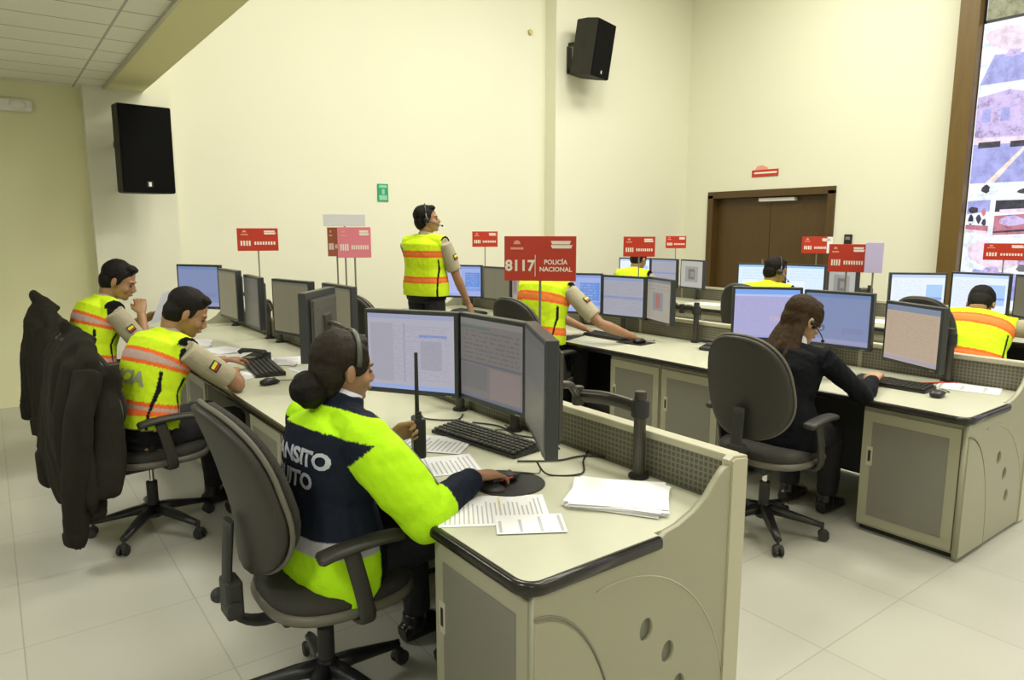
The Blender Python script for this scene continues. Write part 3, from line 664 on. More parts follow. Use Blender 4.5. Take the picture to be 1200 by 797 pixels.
# ------------------------------------------------------------------ signs
def desk_sign(pos, yaw, w, h, label, board='red', text=None, pole_to=None, margin=False, group='red desk signs on poles'):
    """yaw: the sign's normal points to (-cos, -sin)"""
    x, y, z = pos; q_ = (x-.045)/x; x *= q_; y *= q_; z = CAM_H-(CAM_H-z)*q_
    t = thing('desk_sign', label, 'sign', (x, y, z), yaw, group)
    b = NB(); boxr(b, (-.003, -w/2, -h/2), (.003, w/2, h/2), .0015); fin('board', b, M[board], t)
    rot = Matrix(((0, 0, -1, -.0032), (-1, 0, 0, 0), (0, 1, 0, 0), (0, 0, 0, 1)))  # text x -> -y, text y -> z, normal -> -x
    def put(bm, u, v):
        bmesh.ops.transform(bm, matrix=Matrix.Translation((0, -u, v)) @ rot, verts=bm.verts)
    b = NB()
    if text:
        for txt, size, u, v, bold in text:
            tb = text_bm(txt, size, .001, 'CENTER', bold); put(tb, u*w, v*h); merge(b, tb)
        boxr(b, (-.0042, -(-.065*w)-.0012, -.40*h), (-.0032, -(-.065*w)+.0012, .08*h))
    elif board in ('red', 'pink', 'brownred') :
        n = 13; q = random.Random(int(x*100+y*10))
        for k in range(n):
            if k == 4: continue
            u = -.40*w+k*.8*w/(n-1); hh = h*(.22 if k < 4 else .14)
            boxr(b, (-.0042, -u-w*.022, -h*.16-hh/2), (-.0032, -u+w*.020, -h*.16+hh/2))
    if text or board in ('red', 'pink', 'brownred'):
        for k in range(2):
            u = .30*w; v = .32*h-k*.09*h
            prism(b, [(-u-.11*w-k*.02*w, v), (-u+.13*w, v), (-u+.15*w, v+.075*h), (-u-.13*w-k*.02*w, v+.075*h)], 'x', -.0042, -.0032)
        fin('lettering', b, M['redtxt'], t)
        b = NB()
        prism(b, [(-(-.32*w)+.05*w*math.cos(R(a)), .32*h+.09*h*math.sin(R(a))) for a in range(0, 181, 30)], 'x', -.0042, -.0032)
        boxr(b, (-.0042, .32*w-.09*w, .20*h), (-.0032, .32*w+.09*w, .25*h)); fin('emblem', b, M['pale_mark'], t)
    if margin:
        b = NB(); boxr(b, (-.0042, -w/2, -h/2+.002), (-.0032, -w/2+.18*w, h/2-.002)); fin('white_margin', b, M['paper'], t)
    b = NB(); zb = (pole_to if pole_to is not None else .864)-z
    cyl(b, (.009, 0, zb), (.009, 0, h*.35), .0055, n=10); cyl(b, (.009, 0, zb), (.009, 0, zb+.012), .020, n=16)
    if pole_to is None or pole_to > .8: pass
    fin('pole', b, M['lgrey'], t)
    return t
def aim(x, y, dev=0): return math.atan2(y, x)+R(dev)
T8 = [('8117', .062, -.28, -.17, .0018), ('POLIC\u00cdA', .026, .22, -.08, .0006), ('NACIONAL', .026, .22, -.24, .0006)]
XS = [r+.89 for r in ROWS]
desk_sign((XS[0], 2.30, 1.433), aim(1.85, 2.30, -10), .297, .182, 'red 8117 desk sign on a pole behind the front row', text=T8)
desk_sign((XS[0], 6.10, 1.473), aim(1.85, 6.1, 0), .32, .185, 'red desk sign at the far end of the front row, nearest the left wall')
desk_sign((XS[0], 4.15, 1.475), aim(1.85, 4.1, -4), .20, .185, 'pink desk sign with painted-in glare on a pole left of the standing officer', 'pink')
desk_sign((XS[0]+.01, 4.45, 1.475), aim(1.86, 4.45, 0), .115, .185, 'brown red sign square directly left of the pink desk sign', 'brownred')
desk_sign((XS[0]+.03, 4.36, 1.615), aim(1.86, 4.36, 0), .26, .075, 'pale translucent sign above the pink desk sign', 'pearl')
desk_sign((XS[1], 6.40, 1.455), aim(4.4, 6.4, 0), .275, .165, 'small red desk sign between the standing officer and the 8117 sign')
desk_sign((XS[1], 4.12, 1.415), aim(4.4, 4.12, -4), .26, .165, 'red desk sign in front of the farthest back row monitors')
desk_sign((XS[1], 2.33, 1.375), aim(4.4, 2.33, -4), .215, .175, 'red desk sign right of the double door above a grey picture monitor')
desk_sign((XS[1]+.02, 2.17, 1.382), aim(4.4, 2.17, -4), .10, .185, 'lilac sign directly right of the red sign near the double door', 'lilac')
desk_sign((XS[2], 6.05, 1.400), aim(7.14, 6.05, 0), .255, .155, 'red desk sign farthest back, left of the double door frame')
desk_sign((XS[2], 4.12, 1.395), aim(7.14, 4.12, 0), .30, .175, 'red desk sign with a white margin before the double door', margin=True)
desk_sign((XS[2], 2.38, 1.365), aim(7.14, 2.38, -3), .305, .145, 'red desk sign in front of the video wall')

# ------------------------------------------------------------------ chairs
def pad(bm, w, h, th, curve, nexp=2.6, taper=.0, n=36, rings=8, lum=.0, flat=.5):
    """upholstered panel in the yz plane, centre at origin, front towards +x, bent around the sitter"""
    def P(u, v, sgn, rr_):
        pass
    allr = []
    for side in (1, -1):
        rs = []
        for k in range(rings+1):
            f = math.sin(math.pi/2*k/rings)
            ring = []
            for j in range(n):
                a = 2*math.pi*j/n; ca, sa = math.cos(a), math.sin(a)
                yy = math.copysign(abs(ca)**(2/nexp), ca)*f; zz = math.copysign(abs(sa)**(2/nexp), sa)*f
                y_ = yy*w/2*(1-taper*zz); z_ = zz*h/2
                x_ = side*th/2*math.cos(math.pi/2*k/rings)**flat + curve*(y_/(w/2))**2 - lum*(zz**2) + lum*.6*max(0, -zz)*(1-zz*zz)
                ring.append((x_, y_, z_))
            rs.append(ring)
        allr.append(rs)
    vsets = []
    front = [[bm.verts.new(p) for p in r] if i else [bm.verts.new(r[0])]*n for i, r in enumerate(allr[0])]
    back = [[bm.verts.new(p) for p in r] if i else [bm.verts.new(r[0])]*n for i, r in enumerate(allr[1][:-1])]
    back.append(front[-1])
    for rs, fl in ((front, 1), (back, -1)):
        for i in range(rings):
            for j in range(n):
                q = [rs[i][j], rs[i][(j+1) % n], rs[i+1][(j+1) % n], rs[i+1][j]]
                q2 = []
                for v_ in q:
                    if v_ not in q2: q2.append(v_)
                if len(q2) > 2:
                    try: f = bm.faces.new(q2 if fl > 0 else q2[::-1]); f.smooth = True
                    except ValueError: pass
def make_chair(label, loc, rz, seat_h=.44, recline=10, base_rot=20, arms=True):
    t = thing('office_chair', label, 'chair', loc, rz, 'swivel office chairs at the desks')
    b = NB()
    for k in range(5):
        a = R(base_rot+72*k); d = V((math.cos(a), math.sin(a), 0)); sd = V((-d.y, d.x, 0))
        tube(b, [d*.02+V((0, 0, .125)), d*.10+V((0, 0, .115)), d*.20+V((0, 0, .095)), d*.285+V((0, 0, .078))], [(.030, .026), (.027, .022), (.022, .016), (.017, .012)], n=10, side=tuple(sd), nexp=3)
    cyl(b, (0, 0, .08), (0, 0, .16), .038, .030, n=20); fin('star_base', b, M['black'], t)
    for k in range(5):
        a = R(base_rot+72*k); d = V((math.cos(a), math.sin(a), 0)); sd = V((-d.y, d.x, 0)); c = d*.285
        b = NB(); cyl(b, c+V((0, 0, .05)), c+V((0, 0, .092)), .008, n=8)
        for s in (-1, 1): cyl(b, c+d*.008+sd*s*.006+V((0, 0, .027)), c+d*.008+sd*s*.024+V((0, 0, .027)), .027, n=16, bev=.004)
        ell(b, c+V((0, 0, .040)), (.022, .022, .018), n=10); fin('caster', b, M['blackm'], t)
    b = NB(); cyl(b, (0, 0, .13), (0, 0, .27), .027, n=20, bev=.002); fin('column_sleeve', b, M['blackm'], t)
    b = NB(); cyl(b, (0, 0, .26), (0, 0, seat_h-.09), .014, n=14); fin('gas_lift', b, M['chrome'], t)
    z = seat_h
    b = NB(); box(b, (-.03, 0, z-.095), (.26, .16, .05), .012); cyl(b, (0, .07, z-.09), (.03, .24, z-.085), .006, n=8); ell(b, (.032, .245, z-.085), (.012, .022, .01), n=8); fin('mechanism', b, M['blackm'], t)
    # seat: cushion and plastic pan
    b = NB(); pad(b, .47, .46, .085, 0, 2.8, .04, flat=.45); bmesh.ops.transform(b, matrix=Matrix.Translation((.03, 0, z-.02)) @ Matrix.Rotation(R(-90), 4, 'Y') @ Matrix.Rotation(R(0), 4, 'X'), verts=b.verts); fin('seat', b, M['greyf'], t, True)
    b = NB(); pad(b, .49, .48, .05, 0, 2.8, .04, flat=.35); bmesh.ops.transform(b, matrix=Matrix.Translation((.03, 0, z-.050)) @ Matrix.Rotation(R(-90), 4, 'Y'), verts=b.verts); fin('seat_pan', b, M['pan'], t, True)
    # back
    mb = Matrix.Translation((-.235, 0, z+.345)) @ Matrix.Rotation(R(-recline), 4, 'Y')
    b = NB(); pad(b, .445, .53, .050, .045, 2.5, .10, lum=.035, flat=.4); bmesh.ops.transform(b, matrix=mb @ Matrix.Translation((-.020, 0, 0)), verts=b.verts); back = fin('back_shell', b, M['grey'], t, True)
    b = NB(); tube(b, [mb @ V((-.004+.045*(math.copysign(abs(math.cos(a))**.8, math.cos(a))*(1-.10*math.copysign(abs(math.sin(a))**.8, math.sin(a))))**2-.035*math.sin(a)**2+.021*max(0, -math.sin(a))*math.cos(a)**2, .2225*math.copysign(abs(math.cos(a))**.8, math.cos(a))*(1-.10*math.copysign(abs(math.sin(a))**.8, math.sin(a))), .265*math.copysign(abs(math.sin(a))**.8, math.sin(a)))) for a in [2*math.pi*i/48 for i in range(49)]], .008, n=8, cap=False); fin('edge_piping', b, M['pan'], t, True)
    b = NB(); pad(b, .425, .505, .060, .045, 2.5, .10, lum=.035, flat=.45); bmesh.ops.transform(b, matrix=mb @ Matrix.Translation((.018, 0, .002)), verts=b.verts); fin('back_cushion', b, M['greyf'], t, True)
    b = NB(); tube(b, smooth_path([(-.06, 0, z-.095), (-.20, 0, z-.105), (-.285, 0, z-.05), (-.295, 0, z+.06), (-.280, 0, z+.24)], 4), [(.032, .011)]*17, n=10, side=(0, 1, 0), nexp=3)
    cyl(b, (-.29, -.05, z-.02), (-.29, .05, z-.02), .022, n=12); ell(b, (-.305, .07, z-.02), (.024, .024, .024), n=12); box(b, (-.285, 0, z-.0), (.05, .085, .12), .01); fin('back_bracket', b, M['blackm'], t)
    if arms:
        for s in (-1, 1):
            b = NB(); tube(b, smooth_path([(.02, s*.14, z-.075), (.03, s*.255, z-.07), (.01, s*.275, z+.03), (-.02, s*.27, z+.165)], 5), [(.026, .011)]*16, n=10, side=(1, 0, 0), nexp=3)
            ao = fin('armrest', b, M['grey'], t)
            b = NB(); tube(b, smooth_path([(.15, s*.262, z+.172), (.06, s*.268, z+.182), (-.06, s*.27, z+.178), (-.12, s*.265, z+.165)], 4), [(.024, .012)]+[(.034, .015)]*11+[(.022, .010)], n=12, side=(0, 1, 0), nexp=2.6)
            fin('arm_pad', b, M['grey'], ao)
    return t
CH = 'swivel office chairs at the desks'
ch = make_chair('grey office chair of the woman in the navy and yellow jacket', (.78, 2.07, 0), R(1), .47, 12, 8)
dup(ch, (.58, 3.90, 0), R(8), 'grey office chair of the writing officer, a black jacket over its back')
dup(ch, (.58, 5.62, 0), R(4), 'office chair of the farthest front row officer, black jacket over its back')
dup(ch, (3.12, 2.00, 0), R(4), 'grey office chair of the woman in black')
dup(ch, (3.32, 4.15, 0), R(10), 'dark office chair of the officer behind the 8117 sign')
dup(ch, (2.56, 5.20, 0), R(10), 'dark office chair directly left of the standing officer')
dup(ch, (5.80, 2.36, 0), R(4), 'dark office chair of the hunched officer in the back row')
dup(ch, (5.80, 3.95, 0), R(10), 'dark office chair of the back row officer before the double door')
dup(ch, (5.80, 5.80, 0), R(0), 'dark office chair of the farthest back row officer')

# jackets over the two chair backs
def draped_jacket(label, loc, rz, seat_h, seed, sleeve_z, flip=1, open_=0):
    t = thing('jacket', label, 'jacket', loc, rz, 'black jackets over chair backs')
    z = seat_h; b = NB()
    # shoulders over the top of the back
    tube(b, smooth_path([(-.30, -.26, z+.44), (-.30, -.18, z+.55), (-.31, 0, z+.61), (-.30, .18, z+.55), (-.30, .26, z+.44)], 5), [(.05, .05)]*21, n=12, side=(1, 0, 0))
    # main body hanging behind the chair
    tube(b, [(-.33, 0, z+.60), (-.36, 0, z+.50), (-.37, 0, z+.30), (-.37, 0, z+.05), (-.36, 0, z-.12), (-.35, 0, z-.20)], [(.12, .04), (.24, .055), (.28, .065), (.31, .07), (.33, .07), (.32, .06)], n=28, side=(0, 1, 0), nexp=2.8)
    # collar
    tube(b, smooth_path([(-.24, -.09, z+.57), (-.33, -.06, z+.65), (-.35, 0, z+.67), (-.33, .06, z+.65), (-.24, .09, z+.57)], 4), [(.035, .022)]*17, n=10, side=(0, 0, 1))
    # open front edges hanging over the sides
    for s in (-1, 1):
        tube(b, smooth_path([(-.24, s*.20, z+.48), (-.24, s*.25, z+.30), (-.26, s*.28, z+.05), (-.29, s*.30, z-.10-.05*open_)], 4), [(.07, .030)]*13, n=12, side=(1, 0, 0))
    me = remeshed(b, .010, 4)
    def f_(c, n):
        k = .5+.5*min(1, max(0, (z+.6-c.z)/.5))
        return c+n*(noise.noise(V((c.x*5+seed, c.y*17+1.5*math.sin(c.z*4+seed), c.z*1.8)))*.046*k+noise.noise(c*22)*.003)
    displace(me, f_)
    link_mesh('jacket_body', me, M['jacketblack'], t)
    for s, zz, dx in ((-1, sleeve_z[0], .0), (1, sleeve_z[1], 0)):
        b = NB(); pts = smooth_path([(-.31, s*.235, z+.46), (-.36, s*.29, z+.30), (-.40, s*.30, z+.02), (-.42, s*.27, (z+zz)/2-.12), (-.43, s*.255, zz+.06), (-.43, s*.25, zz)], 5)
        kk = len(pts); tube(b, pts, [(.075-.028*i/kk, .062-.024*i/kk) for i in range(kk-4)]+[(.036, .030)]*4, n=14, side=(0, 1, 0))
        me = remeshed(b, .009, 3)
        displace(me, lambda c, n: c+n*(noise.noise(V((c.x*16, c.y*16+seed, c.z*3.5)))*.020+noise.noise(c*22)*.002)*(1 if c.z > zz+.07 else 0))
        link_mesh('sleeve', me, M['jacketblack'], t)
    return t
draped_jacket('black jacket with a long hanging sleeve over the chair of the writing officer', (.60, 3.90, 0), R(6), .45, 2.0, (.13, .40))
draped_jacket('black jacket over the chair of the farthest front row officer, left picture edge', (.58, 5.62, 0), R(4), .45, 5.0, (.30, .30))

# ------------------------------------------------------------------ people
YEL = (.62, .85, .02); ORA = (.85, .16, .03); SIL = (.55, .40, .34); KHA = (.40, .36, .25); BLK = (.008, .008, .010)
NAVY = (.010, .014, .026); GRY = (.42, .42, .46); JYEL = (.45, .82, .012)
def ik(S, W, l1, l2, hint):
    d = W-S; L = min(d.length, (l1+l2)*.998); dn = d.normalized(); W = S+dn*L
    a = (l1*l1-l2*l2+L*L)/(2*L); h = math.sqrt(max(l1*l1-a*a, 0))
    hp = hint-dn*hint.dot(dn); hp = hp.normalized() if hp.length > 1e-6 else dn.orthogonal()
    return S+dn*a+hp*h, W
def add_hand(b, W, d, pn, side, curl=.5, k=1.0, grip=False):
    """W wrist, d hand direction, pn palm normal (towards what it touches), side +1 = left hand"""
    d = d.normalized(); pn = (pn-d*pn.dot(d)).normalized(); lat = d.cross(pn)*side  # towards the little finger or the thumb
    th = -lat if True else lat
    lat = lat.normalized()
    tube(b, [W-d*.03*k, W, W+d*.03*k, W+d*.065*k, W+d*.092*k], [(.024*k, .019*k), (.026*k, .017*k), (.034*k, .017*k), (.040*k, .015*k), (.038*k, .012*k)], n=14, side=tuple(lat), nexp=2.6)
    L = [.066, .076, .071, .056]
    for i in range(4):
        o = (-.030+.020*i)*k; base = W+d*.085*k+lat*o
        ang = 0; p = base; pts = [base-d*.02*k, base]; sp = (i-1.5)*.045
        for j, seg in enumerate((.44, .31, .25)):
            ang += (curl*(.55+.10*i) if not grip else (.95, 1.1, .8)[j]) if j or grip else curl*.5
            v_ = (d*math.cos(ang)+pn*math.sin(ang)+lat*sp).normalized()
            p = p+v_*L[i]*seg*k; pts.append(p)
        tube(b, pts, [.0098*k, .0095*k, .0088*k, .0080*k, .0062*k], n=10)
        ell(b, pts[-1], (.0066*k,)*3, n=8)
    tb = W+d*.022*k-lat*.022*k
    v1 = (d*.72-lat*.62+pn*.28).normalized(); v2 = (d*.95-lat*.12+pn*(.30+curl*.3)).normalized()
    pts = [tb, tb+v1*.038*k, tb+v1*.038*k+v2*.030*k, tb+v1*.038*k+v2*.052*k]
    tube(b, pts, [.016*k, .0125*k, .0102*k, .0078*k], n=10); ell(b, pts[-1], (.0078*k,)*3, n=8)
def vcolor(me, fn):
    ca = me.color_attributes.new('Col', 'FLOAT_COLOR', 'POINT')
    buf = []
    for v_ in me.vertices: buf.extend((*fn(v_.co), 1.0))
    ca.data.foreach_set('color', buf)
class Person:
    def __init__(s, label, loc, rz=0, hipz=.52, lean=18, lean2=12, twist=0, slean=0, head=(0, -10), headoff=(0, 0), rh=None, lh=None, scale=1.0, wide=1.0, armk=1.0,
                 skin='skin', outfit='officer', hair='short', seated=True, female=False, vb=.035, back_text=None, sil=False, vox=.0055, fwd=(.42, .44), knee_spread=.12, foot=0.0, curl=.5, lgrip=False, ehint=((0, -.5, -.6), (0, .5, -.6)), bellysz=1.0, lstand=(0, 0), hand_dir=(None, None)):
        k = s.k = scale; s.vb = vb; s.back_text = back_text; s.sil = SIL if back_text or sil else (.80, .24, .06); s.t = thing('person', label, 'person', (*loc, 0), rz, None)
        inv = Matrix.Translation((*loc, 0)) @ Matrix.Rotation(rz, 4, 'Z'); inv.invert(); s.inv = inv
        # spine
        X, Y_, Z = V((1, 0, 0)), V((0, 1, 0)), V((0, 0, 1))
        H = V((0, 0, hipz)); pts = [H]; seg = [.10, .12, .13, .12]
        for i, l in enumerate(seg):
            a = R(lean*(.55+.3*i)+lean2*(i/3)**2)
            dv = V((math.sin(a), 0, math.cos(a))); dv = Matrix.Rotation(R(slean)*(.4+.25*i), 3, 'X') @ dv
            pts.append(pts[-1]+dv*l*k)
        s.sp = pts; N = pts[-1]; up = (pts[-1]-pts[-2]).normalized()
        lat = Matrix.Rotation(R(twist), 3, 'Z') @ Y_; lat = (lat-up*lat.dot(up)).normalized(); fwd_ = lat.cross(up)
        s.N, s.up, s.lat, s.fd = N, up, lat, fwd_
        # cumulative lengths
        s.cum = [0]
        for i in range(len(pts)-1): s.cum.append(s.cum[-1]+(pts[i+1]-pts[i]).length)
        hw = (.155 if female else .175)*k*wide; s.hw = hw; s.wide = wide
        shc = pts[-1]-up*.035*k
        s.S = {-1: shc-lat*(hw+.005)-up*.012*k, 1: shc+lat*(hw+.005)-up*.012*k}
        ua, fa = (.27 if female else .29)*k*armk, (.24 if female else .26)*k*armk
        s.E, s.W = {}, {}
        for sd, tgt, hn in ((-1, rh, ehint[0]), (1, lh, ehint[1])):
            S = s.S[sd]
            if tgt is None: W = S+V((.02, sd*.07, -.52))*k
            else: W = inv @ V(tgt)
            s.E[sd], s.W[sd] = ik(S, W, ua, fa, V(hn))
        # head frame
        neck = N+up*.028*k+V((.012, 0, .024))*k
        hy, hp = head; Rm = Matrix.Rotation(R(hy), 3, 'Z') @ Matrix.Rotation(R(-hp), 3, 'Y')
        if len(head) if False else False: pass
        s.Rm = Rm; s.HC = neck+V((headoff[0], headoff[1], 0))+(Rm @ V((.022, 0, .105)))*k; s.neck = neck
        # legs
        s.hipj = {sd: H+V((0, sd*.088*k, -.01)) for sd in (-1, 1)}; s.K, s.A = {}, {}
        for sd in (-1, 1):
            if seated:
                s.K[sd] = V((fwd[0]*k, sd*knee_spread, hipz-.015)); s.A[sd] = V((fwd[1]*k+foot, sd*(knee_spread-.01), .085))
            else:
                s.K[sd] = V((.02+lstand[0]*sd, sd*.10, hipz*.53)); s.A[sd] = V((-.01+lstand[0]*sd*1.5, sd*.11, .085))
        s.seated = seated; s.female = female
        # ---- body
        b = NB(); s.torso(b, -.012, neck=True)
        for sd in (-1, 1):
            S, E_, W = s.S[sd], s.E[sd], s.W[sd]
            tube(b, [S, S+(E_-S)*.3, S+(E_-S)*.75, E_, E_+(W-E_)*.25, E_+(W-E_)*.7, W], [.046*k, .046*k, .039*k, .037*k, .040*k, .030*k, (.026*k)], n=12)
            ell(b, E_, (.037*k,)*3, n=10)
            hd = hand_dir[0 if sd < 0 else 1]
            hd = (W-E_).normalized() if hd is None else (inv.to_3x3() @ V(hd)).normalized()
            pn = V((0, 0, -1)) if not (lgrip and sd > 0) else V((.2, -1, -.1))
            if not seated: pn = V((0, -sd, -.1))
            add_hand(b, W, hd, pn, sd, curl, k*.95, grip=(lgrip and sd > 0))
            Hj, K, A = s.hipj[sd], s.K[sd], s.A[sd]
            tube(b, [Hj, Hj+(K-Hj)*.5, K, K+(A-K)*.3, A, A-V((0, 0, .03))], [.075*k, .066*k, .050*k, .052*k, .035*k, .035*k], n=12)
            ell(b, K, (.05*k,)*3, n=10); ell(b, A+V((.06, 0, -.045)), (.12, .04, .032), n=12)
        s.head(b)
        me = remeshed(b, vox, 1); link_mesh('body', me, M[skin], s.t)
        s.face(); s.hairdo(hair); getattr(s, outfit)()
        s.legs()
    def torso(s, b, g, neck=False, top=None, bottom=-.07, k2=1.0):
        k = s.k; P = s.sp; fm = s.female
        pr_ = [(.168, .118), (.165, .112), (.146, .105), (.158, .112), (.165, .108), (.150, .090)] if not fm else [(.175, .118), (.168, .112), (.128, .098), (.140, .106), (.146, .100), (.130, .082)]
        pts = [P[0]+(P[0]-P[1]).normalized()*(-bottom)*k, P[0], P[1], P[2], P[3], P[3]+(P[4]-P[3])*.62, P[4]+s.up*.005*k]
        rad = [((a+g)*k*k2*s.wide, (c+g)*k*k2) for a, c in pr_]
        rad = [(rad[0][0]*.93, rad[0][1]*.93)]+rad[:1]+rad[1:2]+rad[2:3]+rad[3:4]+rad[4:5]+[((.075+g)*k, (.062+g)*k)]
        rad = [rad[0], (rad[1][0], rad[1][1]), rad[2], rad[3], rad[4], rad[5], rad[6]]
        pts.append(P[4]+s.up*.03*k); rad.append(((.058+g)*k, (.055+g)*k))
        if neck:
            pts += [s.neck+V((0, 0, .01))*k, s.neck+V((.012, 0, .06))*k]; rad += [(.054*k, .056*k), (.052*k, .056*k)]
        # lateral axis eases from hips to shoulders
        rings = pts; tube(b, rings, rad, n=26, side=tuple((s.lat+V((0, 1, 0))*.6).normalized()), nexp=2.3)
        # shoulders
        for sd in (-1, 1):
            S = s.S[sd]; tube(b, [s.sp[4]-s.up*.02*k+s.lat*sd*.03*k, s.sp[4]-s.up*.03*k+s.lat*sd*.10*k, S+s.up*.004], [(.050+g)*k, (.050+g)*k, (.048+g)*k], n=12)
    def head(s, b):
        k = s.k; T_ = lambda x, y, z: s.HC+(s.Rm @ V((x, y, z)))*k
        rot = s.Rm
        ell(b, T_(-.012, 0, .030), (.094*k, .075*k, .086*k), rot); ell(b, T_(.022, 0, -.020), (.070*k, .062*k, .085*k), rot)
        ell(b, T_(.035, 0, -.070), (.048*k, .045*k, .036*k), rot); ell(b, T_(.064, 0, -.088), (.022*k, .022*k, .018*k), rot)
        ell(b, T_(.070, 0, .022), (.020*k, .050*k, .014*k), rot)
        tube(b, [T_(.078, 0, .014), T_(.096, 0, -.014), T_(.104, 0, -.030)], [.008*k, .010*k, .012*k], n=10); ell(b, T_(.096, 0, -.034), (.012*k, .017*k, .009*k), rot)
        for sd in (-1, 1):
            ell(b, T_(.052, sd*.036, -.030), (.028*k, .024*k, .026*k), rot)
            ell(b, T_(-.008, sd*.078, -.010), (.016*k, .008*k, .030*k), rot)
        ell(b, T_(.088, 0, -.055), (.010*k, .022*k, .006*k), rot); ell(b, T_(.086, 0, -.065), (.010*k, .018*k, .006*k), rot)
    def face(s):
        k = s.k; T_ = lambda x, y, z: s.HC+(s.Rm @ V((x, y, z)))*k
        for sd in (-1, 1):
            b = NB(); ell(b, T_(.078, sd*.030, -.002), (.009*k, .012*k, .006*k), s.Rm, n=10); fin('eye', b, M['eye'], s.t, True)
            b = NB(); tube(b, [T_(.084, sd*.014, .016), T_(.086, sd*.030, .021), T_(.074, sd*.046, .017)], [.003*k, .0035*k, .002*k], n=8); fin('eyebrow', b, M['hair'], s.t, True)
        b = NB(); tube(b, [T_(.088, -.020, -.060), T_(.0975, -.006, -.059), T_(.0975, .006, -.059), T_(.088, .020, -.060)], [.002*k, .0045*k, .0045*k, .002*k], n=8); fin('lips', b, M['lips'], s.t, True)
    def hairdo(s, kind):
        k = s.k; T_ = lambda x, y, z: s.HC+(s.Rm @ V((x, y, z)))*k; rot = s.Rm
        b = NB()
        ell(b, T_(-.022, 0, .044), (.096*k, .083*k, .086*k), rot, 24)
        ell(b, T_(-.052, 0, -.008), (.062*k, .074*k, .080*k), rot, 20)
        m = M['hair']
        if kind == 'short':
            ell(b, T_(.032, 0, .094), (.048*k, .056*k, .026*k), rot)
            for sd in (-1, 1): ell(b, T_(.010, sd*.070, .020), (.020*k, .009*k, .040*k), rot)
        if kind == 'bun':
            m = M['hair_dk']
            for sd in (-1, 1): ell(b, T_(.018, sd*.066, .035), (.040*k, .013*k, .055*k), rot)
            ell(b, T_(.022, 0, .092), (.050*k, .060*k, .028*k), rot)
            ell(b, T_(-.050, 0, -.060), (.045*k, .055*k, .045*k), rot)
        if kind == 'long':
            m = M['hair_br']
            for sd in (-1, 1): ell(b, T_(.020, sd*.068, .030), (.040*k, .014*k, .060*k), rot)
            ell(b, T_(.020, 0, .092), (.050*k, .060*k, .028*k), rot)
            base = T_(-.060, 0, .0); dn = V((-.055, 0, -.07))
            for j in range(9):
                a = (j-4)/4; p0 = base+s.Rm@V((.015*abs(a), a*.060, .02)); q = [p0]
                for i in range(1, 5):
                    q.append(s.N+s.up*(.06-.07*i)+s.lat*(a*.085+.012*math.sin(i*2+j))-s.fd*(.070+.026*i-.030*abs(a)-.004*i*i+.01*math.sin(j*3+i)))
                tube(b, smooth_path(q, 4), [(.024-.0010*i) for i in range(17)], n=10)
        me = remeshed(b, .005 if kind != 'long' else .006, 2)
        displace(me, lambda c, n: c+n*(noise.noise(c*45)*.0022+noise.noise(c*14)*.003))
        h = link_mesh('hair', me, m, s.t)
        if kind == 'bun':
            b = NB(); ell(b, T_(-.112, 0, -.070), (.056*k, .064*k, .060*k), rot); me = remeshed(b, .006, 1)
            displace(me, lambda c, n: c+n*noise.noise(c*35)*.008)
            link_mesh('hair_bun', me, M['hair'], h)
    def coords(s, p):
        best = (9, 0, None)
        P = s.sp+[s.sp[-1]+s.up*.15]
        for i in range(len(P)-1):
            a, c = P[i], P[i+1]; d = c-a; t = (p-a).dot(d)/d.length_squared
            tc = min(max(t, 0 if i else -2), 1 if i < len(P)-2 else 2); q = a+d*tc; dd = (p-q).length
            if dd < best[0]: best = (dd, (s.cum[i] if i < len(s.cum) else 0)+d.length*tc, q)
        r = p-best[2]; arm = (9, 0, 0)
        for sd in (-1, 1):
            for i, (a, c) in enumerate(((s.S[sd], s.E[sd]), (s.E[sd], s.W[sd]))):
                d = c-a; t = (p-a).dot(d)/d.length_squared; tc = min(max(t, 0), 1); dd = (p-a-d*tc).length
                if dd < arm[0]: arm = (dd, i+tc if t > 0 or i else min(0, t), sd)
        isarm = arm[0]/.055 < best[0]/.13
        return best[1]/s.k, r.dot(s.fd), r.dot(s.lat), (arm[1] if isarm else -1), arm[2]
    def cloth(s, name, b, vox, fn, wr=.004, sm=3, wf=16, parent=None, m='cloth', cut=None):
        me = remeshed(b, vox, sm)
        displace(me, lambda c, n: c+n*(noise.noise(V((c.x*wf, c.y*wf, c.z*wf*.7)))*wr+noise.noise(c*wf*2.6)*wr*.4))
        if cut:
            bm = NB(); bm.from_mesh(me); bmesh.ops.delete(bm, geom=[v_ for v_ in bm.verts if cut(v_.co)], context='VERTS'); bm.to_mesh(me); bm.free()
            me.polygons.foreach_set('use_smooth', [True]*len(me.polygons))
        if fn: vcolor(me, fn)
        return link_mesh(name, me, M[m], parent or s.t)
